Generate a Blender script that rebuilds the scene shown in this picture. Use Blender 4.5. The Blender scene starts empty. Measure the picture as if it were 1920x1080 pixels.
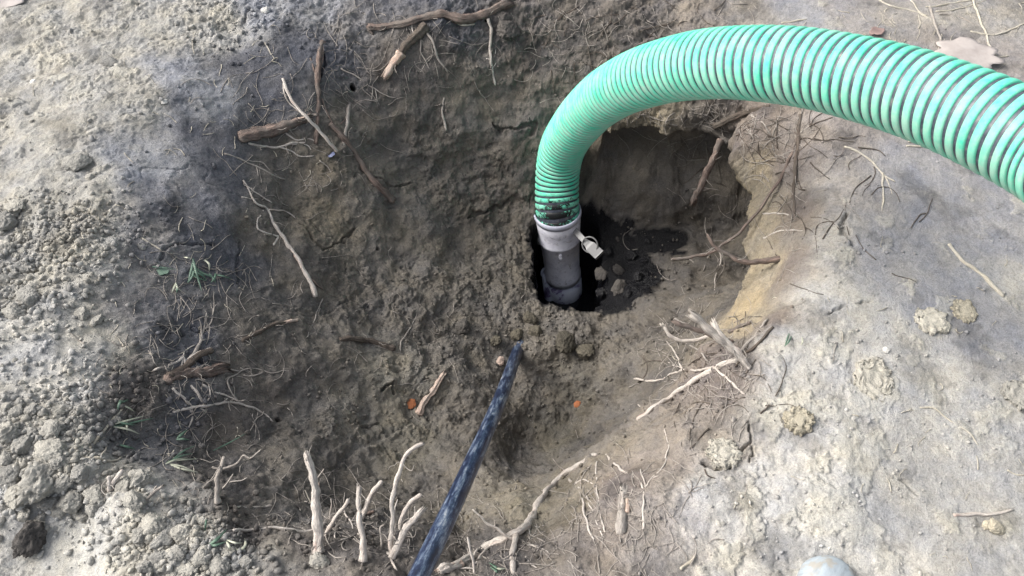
import bpy, math, random
import numpy as np
from mathutils import Vector, Matrix, Euler
from mathutils.bvhtree import BVHTree

scene = bpy.context.scene
COL = scene.collection
random.seed(7)
RNG = np.random.default_rng(11)

# ------------------------------------------------------------------ camera
F = 1507.0
PITCH = math.radians(55.0)
CAM = Vector((0.0, 0.0, 1.35))
SP, CP = math.sin(PITCH), math.cos(PITCH)
cd = bpy.data.cameras.new("camera"); cam = bpy.data.objects.new("camera", cd); COL.objects.link(cam)
cd.sensor_width = 36.0; cd.lens = 36.0 * F / 1920.0
cd.clip_start = 0.02; cd.clip_end = 500.0
cam.location = CAM; cam.rotation_euler = (math.pi / 2 - PITCH, 0, 0)
scene.camera = cam

# ------------------------------------------------------------------ sky, sun, exposure
SUN_DIR = Vector((-0.80, 0.16, 0.74)).normalized()
w = bpy.data.worlds.new("World"); scene.world = w; w.use_nodes = True
nt = w.node_tree; bg = nt.nodes["Background"]
sky = nt.nodes.new("ShaderNodeTexSky"); sky.sky_type = 'NISHITA'; sky.sun_disc = False
sky.sun_elevation = math.asin(SUN_DIR.z); sky.sun_rotation = math.atan2(SUN_DIR.x, SUN_DIR.y)
sky.dust_density = 6.0; sky.air_density = 1.0; sky.ozone_density = 0.3
hs = nt.nodes.new('ShaderNodeHueSaturation'); hs.inputs['Saturation'].default_value = 0.45
nt.links.new(sky.outputs[0], hs.inputs['Color']); nt.links.new(hs.outputs[0], bg.inputs[0]); bg.inputs[1].default_value = 0.15
ld = bpy.data.lights.new("sun", 'SUN'); ld.energy = 1.6; ld.angle = math.radians(32); ld.color = (1.0, 0.985, 0.965)
sun = bpy.data.objects.new("sun", ld); COL.objects.link(sun)
sun.rotation_euler = SUN_DIR.to_track_quat('Z', 'Y').to_euler()
scene.cycles.use_denoising = True
scene.cycles.denoising_prefilter = 'NONE'
vs = scene.view_settings; vs.view_transform = 'Standard'; vs.look = 'None'; vs.gamma = 1.0
vs.exposure = 0.84
vs.use_curve_mapping = False

# ------------------------------------------------------------------ maths helpers
def ray(px, py):
    u, v = px - 960.0, 540.0 - py
    return np.array([u, F * CP + v * SP, -F * SP + v * CP]) / F          # per metre of depth

def at_z(px, py, z):
    r = ray(px, py); t = (z - CAM.z) / r[2]
    return np.array([r[0] * t, r[1] * t, z])

def at_depth(px, py, d):
    return Vector(CAM) + Vector(ray(px, py)) * d

_perm = np.random.default_rng(3).permutation(256).astype(np.int32)
_perm = np.concatenate([_perm, _perm])
_grad = np.array([[1,1,0],[-1,1,0],[1,-1,0],[-1,-1,0],[1,0,1],[-1,0,1],[1,0,-1],[-1,0,-1],
                  [0,1,1],[0,-1,1],[0,1,-1],[0,-1,-1],[1,1,0],[-1,1,0],[0,-1,1],[0,-1,-1]], np.float32)

def perlin(x, y, z, seed=0):
    x = x + seed * 17.31; y = y + seed * 9.17; z = z + seed * 5.73
    xi, yi, zi = np.floor(x), np.floor(y), np.floor(z)
    fx, fy, fz = (x - xi).astype(np.float32), (y - yi).astype(np.float32), (z - zi).astype(np.float32)
    xi = xi.astype(np.int32) & 255; yi = yi.astype(np.int32) & 255; zi = zi.astype(np.int32) & 255
    fade = lambda t: t * t * t * (t * (t * 6 - 15) + 10)
    u, v, w_ = fade(fx), fade(fy), fade(fz)
    out = 0
    for i in (0, 1):
        a = _perm[(xi + i) & 255]
        for j in (0, 1):
            b = _perm[(a + yi + j) & 255]
            for k in (0, 1):
                g = _grad[_perm[(b + zi + k) & 255] & 15]
                d = g[..., 0] * (fx - i) + g[..., 1] * (fy - j) + g[..., 2] * (fz - k)
                out = out + d * (u if i else 1 - u) * (v if j else 1 - v) * (w_ if k else 1 - w_)
    return out

def fbm(P, sc, octv=4, seed=0, gain=0.5, ridged=False):
    s, a, tot = 0, 1.0, 0
    for o in range(octv):
        f = sc * 2.03 ** o
        n = perlin(P[0] * f, P[1] * f, P[2] * f, seed + o * 3)
        if ridged: n = np.abs(n) * 2 - 0.5
        s = s + a * n; tot += a; a *= gain
    return s / tot

def worley(x, y, sc, seed=0):
    x = x * sc + 91.7; y = y * sc + 47.3
    xi, yi = np.floor(x).astype(np.int32), np.floor(y).astype(np.int32)
    f1 = np.full(x.shape, 9.0, np.float32); f2 = np.full(x.shape, 9.0, np.float32); idv = np.zeros(x.shape, np.float32)
    for i in (-1, 0, 1):
        for j in (-1, 0, 1):
            cx, cy = xi + i, yi + j
            h = _perm[(_perm[(cx + seed) & 255] + cy) & 255]
            h2 = _perm[(h + 77) & 255]
            d = np.sqrt((cx + h / 255.0 - x) ** 2 + (cy + h2 / 255.0 - y) ** 2).astype(np.float32)
            near = d < f1
            f2 = np.where(near, f1, np.minimum(f2, d)); idv = np.where(near, _perm[(h2 + 31) & 255] / 255.0, idv)
            f1 = np.where(near, d, f1)
    return f1, f2, idv

def sstep(a, b, x):
    t = np.clip((x - a) / (b - a), 0, 1); return t * t * (3 - 2 * t)

# ------------------------------------------------------------------ material helpers
def new_mat(name):
    m = bpy.data.materials.new(name); m.use_nodes = True
    n = m.node_tree.nodes; l = m.node_tree.links
    return m, n, l, n["Principled BSDF"]

def nd(n, t, **kw):
    o = n.new(t)
    for k, v in kw.items():
        if k.startswith("i_"):
            o.inputs[k[2:].replace("_", " ")].default_value = v
        else: setattr(o, k, v)
    return o

def noise(n, l, co, scale, detail=6, rough=0.6, dist=0.0):
    t = nd(n, "ShaderNodeTexNoise"); t.inputs["Scale"].default_value = scale; t.inputs["Detail"].default_value = detail
    t.inputs["Roughness"].default_value = rough; t.inputs["Distortion"].default_value = dist
    if co is not None: l.new(co, t.inputs["Vector"])
    return t.outputs["Fac"]

def ramp(n, l, fac, stops):
    r = nd(n, "ShaderNodeValToRGB"); e = r.color_ramp.elements
    while len(e) < len(stops): e.new(0.5)
    for el, (p, c) in zip(e, stops):
        el.position = p; el.color = (*c, 1) if len(c) == 3 else c
    l.new(fac, r.inputs[0]); return r.outputs[0]

def mix(n, l, fac, a, b, mode='MIX'):
    m = nd(n, "ShaderNodeMix", data_type='RGBA', blend_type=mode)
    for sock, val in ((m.inputs[0], fac), (m.inputs[6], a), (m.inputs[7], b)):
        if isinstance(val, (int, float)): sock.default_value = val
        elif isinstance(val, tuple): sock.default_value = (*val, 1)
        else: l.new(val, sock)
    return m.outputs[2]

def math_(n, l, op, a, b):
    m = nd(n, "ShaderNodeMath", operation=op)
    for s, v in ((m.inputs[0], a), (m.inputs[1], b)):
        if isinstance(v, (int, float)): s.default_value = v
        else: l.new(v, s)
    return m.outputs[0]

def bump(n, l, bsdf, h, strength, dist):
    b = nd(n, "ShaderNodeBump"); b.inputs["Strength"].default_value = strength; b.inputs["Distance"].default_value = dist
    l.new(h, b.inputs["Height"]); l.new(b.outputs[0], bsdf.inputs["Normal"])

def objco(n): return nd(n, "ShaderNodeTexCoord").outputs["Object"]

g = (0, 0, 0); W1 = (1, 1, 1)
# soil: albedo zones come from the ground's own attribute, the grain from noise
M_SOIL, n, l, b = new_mat("soil")
at = nd(n, "ShaderNodeAttribute", attribute_name="albedo"); sl = nd(n, "ShaderNodeAttribute", attribute_name="sludge")
co = nd(n, "ShaderNodeNewGeometry").outputs["Position"]
n1 = noise(n, l, co, 60, 9, 0.74, 0.5); n2 = noise(n, l, co, 300, 5, 0.8); n3 = noise(n, l, co, 14, 5, 0.6)
v1 = ramp(n, l, n1, [(0.30, (0.72, 0.72, 0.72)), (0.5, (1, 1, 1)), (0.72, (1.2, 1.2, 1.18))])
v2 = ramp(n, l, n2, [(0.30, (0.58, 0.58, 0.58)), (0.47, (0.99, 0.99, 0.99)), (0.7, (1.24, 1.24, 1.23))])
v3 = ramp(n, l, n3, [(0.35, (0.90, 0.92, 0.98)), (0.65, (1.08, 1.05, 0.99))])
c = mix(n, l, 1.0, at.outputs["Color"], v1, 'MULTIPLY'); c = mix(n, l, 1.0, c, v2, 'MULTIPLY'); c = mix(n, l, 1.0, c, v3, 'MULTIPLY')
# light grit specks
vo = nd(n, "ShaderNodeTexVoronoi"); vo.inputs["Scale"].default_value = 130; l.new(co, vo.inputs["Vector"])
sp = ramp(n, l, vo.outputs["Distance"], [(0.10, W1), (0.17, g)])
gate = ramp(n, l, noise(n, l, co, 33, 3), [(0.56, g), (0.62, W1)])
c = mix(n, l, math_(n, l, 'MULTIPLY', math_(n, l, 'MULTIPLY', sp, gate), 0.55), c, (0.46, 0.44, 0.40))
c = mix(n, l, sl.outputs["Fac"], c, (0.0035, 0.0036, 0.005))
l.new(c, b.inputs["Base Color"])
rr = nd(n, "ShaderNodeMapRange"); rr.inputs[3].default_value = 0.95; rr.inputs[4].default_value = 0.20
l.new(sl.outputs["Fac"], rr.inputs[0]); l.new(rr.outputs[0], b.inputs["Roughness"])
b.inputs["Specular IOR Level"].default_value = 0.25
n5 = noise(n, l, co, 150, 6, 0.75)
h = math_(n, l, 'ADD', math_(n, l, 'MULTIPLY', n1, 0.9), math_(n, l, 'ADD', math_(n, l, 'MULTIPLY', n5, 0.55), math_(n, l, 'MULTIPLY', n2, 0.30)))
bump(n, l, b, h, 0.7, 0.008)

def soil_lump(name, ca, cb):
    m, n, l, b = new_mat(name)
    co = nd(n, "ShaderNodeNewGeometry").outputs["Position"]; f = noise(n, l, co, 60, 7, 0.7)
    oi = nd(n, "ShaderNodeObjectInfo").outputs["Random"]
    c = mix(n, l, ramp(n, l, f, [(0.3, g), (0.7, W1)]), ca, cb)
    c = mix(n, l, 1.0, c, ramp(n, l, oi, [(0, (0.78, 0.78, 0.79)), (1, (1.12, 1.1, 1.06))]), 'MULTIPLY')
    l.new(c, b.inputs["Base Color"]); b.inputs["Roughness"].default_value = 0.95; b.inputs["Specular IOR Level"].default_value = 0.2
    bump(n, l, b, noise(n, l, co, 170, 7, 0.75), 0.8, 0.006)
    return m
M_CLOD = soil_lump("dry_clod", (0.25, 0.243, 0.222), (0.42, 0.41, 0.375))
M_CLODDARK = soil_lump("damp_clod", (0.07, 0.066, 0.062), (0.13, 0.12, 0.11))
M_CLAY = soil_lump("olive_clay", (0.075, 0.068, 0.055), (0.15, 0.135, 0.105))
M_PAT = soil_lump("pale_clay", (0.42, 0.385, 0.30), (0.56, 0.51, 0.40))
M_PATGREY = soil_lump("grey_clay", (0.38, 0.365, 0.32), (0.48, 0.46, 0.41))
M_PEBBLE = soil_lump("white_pebble", (0.58, 0.57, 0.54), (0.75, 0.74, 0.7))
M_STONE, n, l, b = new_mat("blue_grey_stone")
co = objco(n); c = ramp(n, l, noise(n, l, co, 22, 6, 0.65, 1.5), [(0.30, (0.16, 0.18, 0.19)), (0.45, (0.27, 0.31, 0.34)), (0.7, (0.38, 0.43, 0.47))])
c = mix(n, l, ramp(n, l, noise(n, l, co, 45, 5), [(0.5, g), (0.62, (.8, .8, .8))]), c, (0.30, 0.28, 0.24))
l.new(c, b.inputs["Base Color"]); b.inputs["Roughness"].default_value = 0.7; bump(n, l, b, noise(n, l, co, 60, 5), 0.4, 0.003)

def bark(name, stops, dust, peel=None, sc=(1, 1, 1)):
    m, n, l, b = new_mat(name)
    co = nd(n, "ShaderNodeAttribute", attribute_name="grain").outputs["Vector"]
    f = noise(n, l, co, 150, 7, 0.75, 0.4); f2 = noise(n, l, objco(n), 20, 5, 0.65); f3 = noise(n, l, co, 500, 4)
    c = ramp(n, l, f, stops)
    c = mix(n, l, ramp(n, l, f2, [(0.42, g), (0.62, W1)]), c, dust)
    if peel: c = mix(n, l, ramp(n, l, noise(n, l, co, 70, 3, 0.5, 0.5), [(0.63, g), (0.74, (0.6, 0.6, 0.6))]), c, peel)
    c = mix(n, l, 1.0, c, ramp(n, l, f3, [(0.3, (0.7, 0.7, 0.7)), (0.6, (1.1, 1.1, 1.1))]), 'MULTIPLY')
    l.new(c, b.inputs["Base Color"]); b.inputs["Roughness"].default_value = 0.85; b.inputs["Specular IOR Level"].default_value = 0.25
    bump(n, l, b, math_(n, l, 'ADD', f, f3), 0.7, 0.0035)
    return m
M_BARK = bark("reddish_bark", [(0.3, (0.045, 0.036, 0.032)), (0.5, (0.15, 0.112, 0.095)), (0.7, (0.30, 0.225, 0.19))], (0.15, 0.13, 0.115), (0.46, 0.33, 0.27))
M_BARKDARK = bark("muddy_bark", [(0.3, (0.04, 0.033, 0.028)), (0.5, (0.10, 0.08, 0.066)), (0.7, (0.17, 0.135, 0.11))], (0.11, 0.095, 0.08))
M_PALE = bark("pale_root", [(0.28, (0.17, 0.135, 0.11)), (0.48, (0.46, 0.41, 0.365)), (0.72, (0.68, 0.645, 0.60))], (0.50, 0.46, 0.415), (0.45, 0.26, 0.21))
M_PALEGREY = bark("grey_rootlet", [(0.25, (0.2, 0.175, 0.155)), (0.5, (0.33, 0.30, 0.27)), (0.75, (0.46, 0.43, 0.39))], (0.30, 0.27, 0.24))
M_STRAW = bark("dry_straw", [(0.25, (0.30, 0.26, 0.2)), (0.5, (0.46, 0.42, 0.34)), (0.75, (0.6, 0.56, 0.47))], (0.45, 0.42, 0.36))
M_TORN = bark("torn_wood", [(0.3, (0.30, 0.19, 0.15)), (0.5, (0.48, 0.36, 0.29)), (0.7, (0.62, 0.54, 0.46))], (0.5, 0.42, 0.36))
def flat(name, ca, cb, rough=0.6, sc=40, bs=0.2):
    m, n, l, b = new_mat(name); co = objco(n); f = noise(n, l, co, sc, 5)
    l.new(ramp(n, l, f, [(0.35, ca), (0.65, cb)]), b.inputs["Base Color"]); b.inputs["Roughness"].default_value = rough
    bump(n, l, b, f, bs, 0.003); return m
M_GRASS = flat("green_blade", (0.07, 0.135, 0.09), (0.15, 0.22, 0.165))
M_GRASSDRY = flat("dry_blade", (0.38, 0.40, 0.30), (0.50, 0.50, 0.40))
M_LEAF = flat("dead_leaf", (0.27, 0.24, 0.225), (0.36, 0.325, 0.305), 0.7, 30)
M_LEAFRED = flat("red_leaf", (0.20, 0.14, 0.125), (0.27, 0.19, 0.17), 0.7, 30)
M_BRICK = flat("orange_shard", (0.30, 0.10, 0.04), (0.40, 0.15, 0.06), 0.8, 60)
M_BLUE = flat("blue_scrap", (0.12, 0.14, 0.24), (0.16, 0.18, 0.3), 0.5, 60)

# ------------------------------------------------------------------ object helpers
def props(o, label=None, cat=None, group=None, kind=None):
    if label: o["label"] = label
    if cat: o["category"] = cat
    if group: o["group"] = group
    if kind: o["kind"] = kind
    return o

def mesh_obj(name, verts, faces, mat, parent=None, origin=(0, 0, 0), smooth=True):
    me = bpy.data.meshes.new(name)
    v = np.asarray(verts, np.float32) - np.asarray(origin, np.float32)
    if isinstance(faces, np.ndarray):
        nf, k = faces.shape
        me.vertices.add(len(v)); me.vertices.foreach_set("co", v.ravel())
        me.loops.add(nf * k); me.loops.foreach_set("vertex_index", faces.ravel().astype(np.int32))
        me.polygons.add(nf); me.polygons.foreach_set("loop_start", np.arange(0, nf * k, k, dtype=np.int32))
        me.update(calc_edges=True)
    else:
        me.from_pydata([tuple(p) for p in v], [], faces); me.update()
    if smooth: me.polygons.foreach_set("use_smooth", np.ones(len(me.polygons), bool))
    me.materials.append(mat)
    o = bpy.data.objects.new(name, me); COL.objects.link(o)
    if parent is not None: o.parent = parent
    else: o.location = origin
    return o

def empty(name, loc):
    o = bpy.data.objects.new(name, None); COL.objects.link(o); o.location = loc; o.empty_display_size = 0.05; return o

# ------------------------------------------------------------------ ground heights: survey points (pixel of the photo, height in metres)
HP = """
0 0 .01|150 0 .01|300 0 .012|430 0 .01|0 150 .01|200 150 .02|350 150 .012|0 300 .02|200 300 .022|0 450 .03|150 450 .03
0 600 .045|120 600 .035|0 750 .065|100 750 .05|180 760 .035|0 880 .06|150 880 .055|240 930 .05|0 1080 0|150 1080 0|300 1080 .02|150 980 .005|330 1010 .03|430 1060 .02
400 120 -.01|500 60 .0|320 230 -.015|420 230 -.06|520 160 -.06|560 250 -.13|300 400 -.03|400 380 -.09|480 380 -.16|580 380 -.25
280 520 -.04|380 520 -.10|480 520 -.18|600 520 -.31|250 680 -.02|330 700 -.07|420 680 -.13|520 680 -.21|640 640 -.31|260 845 -.05|360 850 -.09|450 850 -.17|560 820 -.27|680 800 -.36
400 950 .0|460 950 -.05|440 1010 .02|560 1010 -.03|600 1065 -.0|690 1050 .01|760 1070 -.01|560 940 -.15|660 950 -.2|800 950 -.32|860 980 -.28|700 1010 -.06|780 1010 -.12
600 -20 .0|700 25 -.02|800 25 -.01|950 0 .0|1000 -40 .02|1200 -10 .01|1400 -20 .01|620 60 -.03|800 -60 .01
640 150 -.10|700 180 -.15|720 260 -.24|660 330 -.24|700 380 -.30|780 330 -.33|800 150 -.13|830 230 -.24|880 100 -.09|900 200 -.21|930 240 -.28|980 150 -.17|1000 60 -.06
1040 130 -.13|1040 220 -.25|1100 50 -.04|1150 120 -.10|1150 210 -.17|1150 252 -.21|1250 170 -.13|1250 255 -.22|1330 255 -.19|1330 285 -.23|1250 60 -.03|1320 130 -.06|1400 200 -.04|1390 270 -.10|1480 200 -.005|1450 300 -.09|1520 280 0
1400 330 -.15|1480 350 -.08|1540 380 -.01|1398 400 -.185|1480 450 -.07|1398 480 -.19|1530 480 0|1396 555 -.18|1470 540 -.05|1500 590 0
850 560 -.48|950 600 -.54|1050 640 -.55|1150 640 -.55|1250 620 -.48|760 560 -.40|760 680 -.40|880 700 -.48|780 450 -.41|880 450 -.48|960 400 -.49|960 520 -.55|1100 600 -.56|1180 600 -.56|1200 520 -.57|1000 310 -.36|880 330 -.37|960 290 -.33|1100 350 -.44|1040 380 -.46
1150 395 -.5|1250 395 -.5|1320 395 -.48|1200 450 -.56|1300 450 -.56|1370 400 -.5R|1370 480 -.52R|1360 560 -.5R|1300 520 -.57
1060 800 -.62|1000 850 -.56|1080 740 -.61|960 780 -.53|1130 720 -.53|1250 690 -.38|1290 650 -.34|1195 755 -.46|1140 805 -.5|1030 880 -.44|900 880 -.38|960 940 -.24|900 1010 -.13|960 1040 -.05|880 1075 -.05|1010 1060 0
1050 1000 -.03|1050 1080 .02|1150 970 -.02|1200 1060 .02|1160 890 -.10|1240 880 -.03|1300 1000 .01|1300 800 -.03|1240 785 -.08|1185 835 -.12|1310 725 -.07|1360 720 -.03|1400 640 -.03|1345 650 -.09|1440 580 -.03|1395 600 -.18
1600 300 .0|1600 500 .0|1600 700 0|1450 750 .0|1400 900 0|1600 900 .012|1750 400 0|1900 400 0|1900 600 0|1750 600 0|1900 800 0|1750 900 0|1900 1070 0|1600 1070 .01|1400 1070 .01|1600 100 0|1750 0 .01|1900 0 .01|1800 200 0
"""
ctrl = []
for row in HP.replace("\n", "|").split("|"):
    if row.strip():
        a, b_, z = row.split(); p_ = at_z(float(a), float(b_), float(z.rstrip('R'))); p_[0] -= 0.17 * z.endswith('R'); ctrl.append(p_)
for x in np.arange(-2.2, 2.5, 0.4):
    ctrl.append(np.array([x, 2.6, 0.0])); ctrl.append(np.array([x, -0.25, 0.0]))
for y in np.arange(0.1, 2.6, 0.4):
    ctrl.append(np.array([-2.1, y, 0.0])); ctrl.append(np.array([2.2, y, 0.0]))
ctrl = np.array(ctrl)
def tps_fit(xy, z, lam=2e-4):
    d = np.linalg.norm(xy[:, None] - xy[None], axis=2); K = np.where(d > 0, d * d * np.log(d + 1e-9), 0) + lam * np.eye(len(z))
    # blend of thin-plate and linear kernels keeps slopes crisp without overshoot
    K = 0.35 * K - d * 0.65 * 0.25
    Pm = np.c_[np.ones(len(z)), xy]
    A = np.block([[K + 0.0015 * np.eye(len(z)), Pm], [Pm.T, np.zeros((3, 3))]])
    return np.linalg.solve(A, np.r_[z, 0, 0, 0])
wts = tps_fit(ctrl[:, :2], ctrl[:, 2])
CX = np.arange(-2.0, 2.1, 0.01); CY = np.arange(-0.2, 2.55, 0.01)
gx, gy = np.meshgrid(CX, CY)
coarse = np.zeros(gx.shape)
for k in range(len(ctrl)):
    d = np.hypot(gx - ctrl[k, 0], gy - ctrl[k, 1])
    coarse += wts[k] * (0.35 * np.where(d > 0, d * d * np.log(d + 1e-9), 0) - d * 0.65 * 0.25)
coarse += wts[-3] + wts[-2] * gx + wts[-1] * gy
edge = np.minimum.reduce([gx + 2.0, 2.09 - gx, gy + 0.2, 2.54 - gy])
coarse *= sstep(0.0, 0.35, edge)

def bil(grid, x, y):
    fx = np.clip((x - CX[0]) / 0.01, 0, len(CX) - 1.001); fy = np.clip((y - CY[0]) / 0.01, 0, len(CY) - 1.001)
    i = fx.astype(np.int32); j = fy.astype(np.int32); a = fx - i; b2 = fy - j
    if grid.ndim == 3: a = a[..., None]; b2 = b2[..., None]
    return (grid[j, i] * (1 - a) + grid[j, i + 1] * a) * (1 - b2) + (grid[j + 1, i] * (1 - a) + grid[j + 1, i + 1] * a) * b2

# fine rectilinear grid, growing outwards to the horizon
def axis(lo, hi, step, far):
    c_ = list(np.arange(lo, hi, step)); s = step
    up, dn = [c_[-1]], [c_[0]]
    while up[-1] < far: s *= 1.16; up.append(up[-1] + s)
    s = step
    while dn[-1] > -far: s *= 1.16; dn.append(dn[-1] - s)
    return np.array(dn[:0:-1] + c_ + up[1:])
XS = axis(-1.52, 1.50, 0.0026, 60.0); YS = axis(0.27, 2.03, 0.0026, 60.0)
X, Y = np.meshgrid(XS, YS)
Wx = perlin(X * 6, Y * 6, X * 0, 5) * 0.03 + perlin(X * 22, Y * 22, X * 0, 6) * 0.008
Wy = perlin(X * 6, Y * 6, X * 0, 7) * 0.03 + perlin(X * 22, Y * 22, X * 0, 8) * 0.008
inside = (X > CX[0]) & (X < CX[-1]) & (Y > CY[0]) & (Y < CY[-1])
Z = np.where(inside, bil(coarse, X + Wx * 0.5, Y + Wy * 0.5), 0.0)

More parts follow.
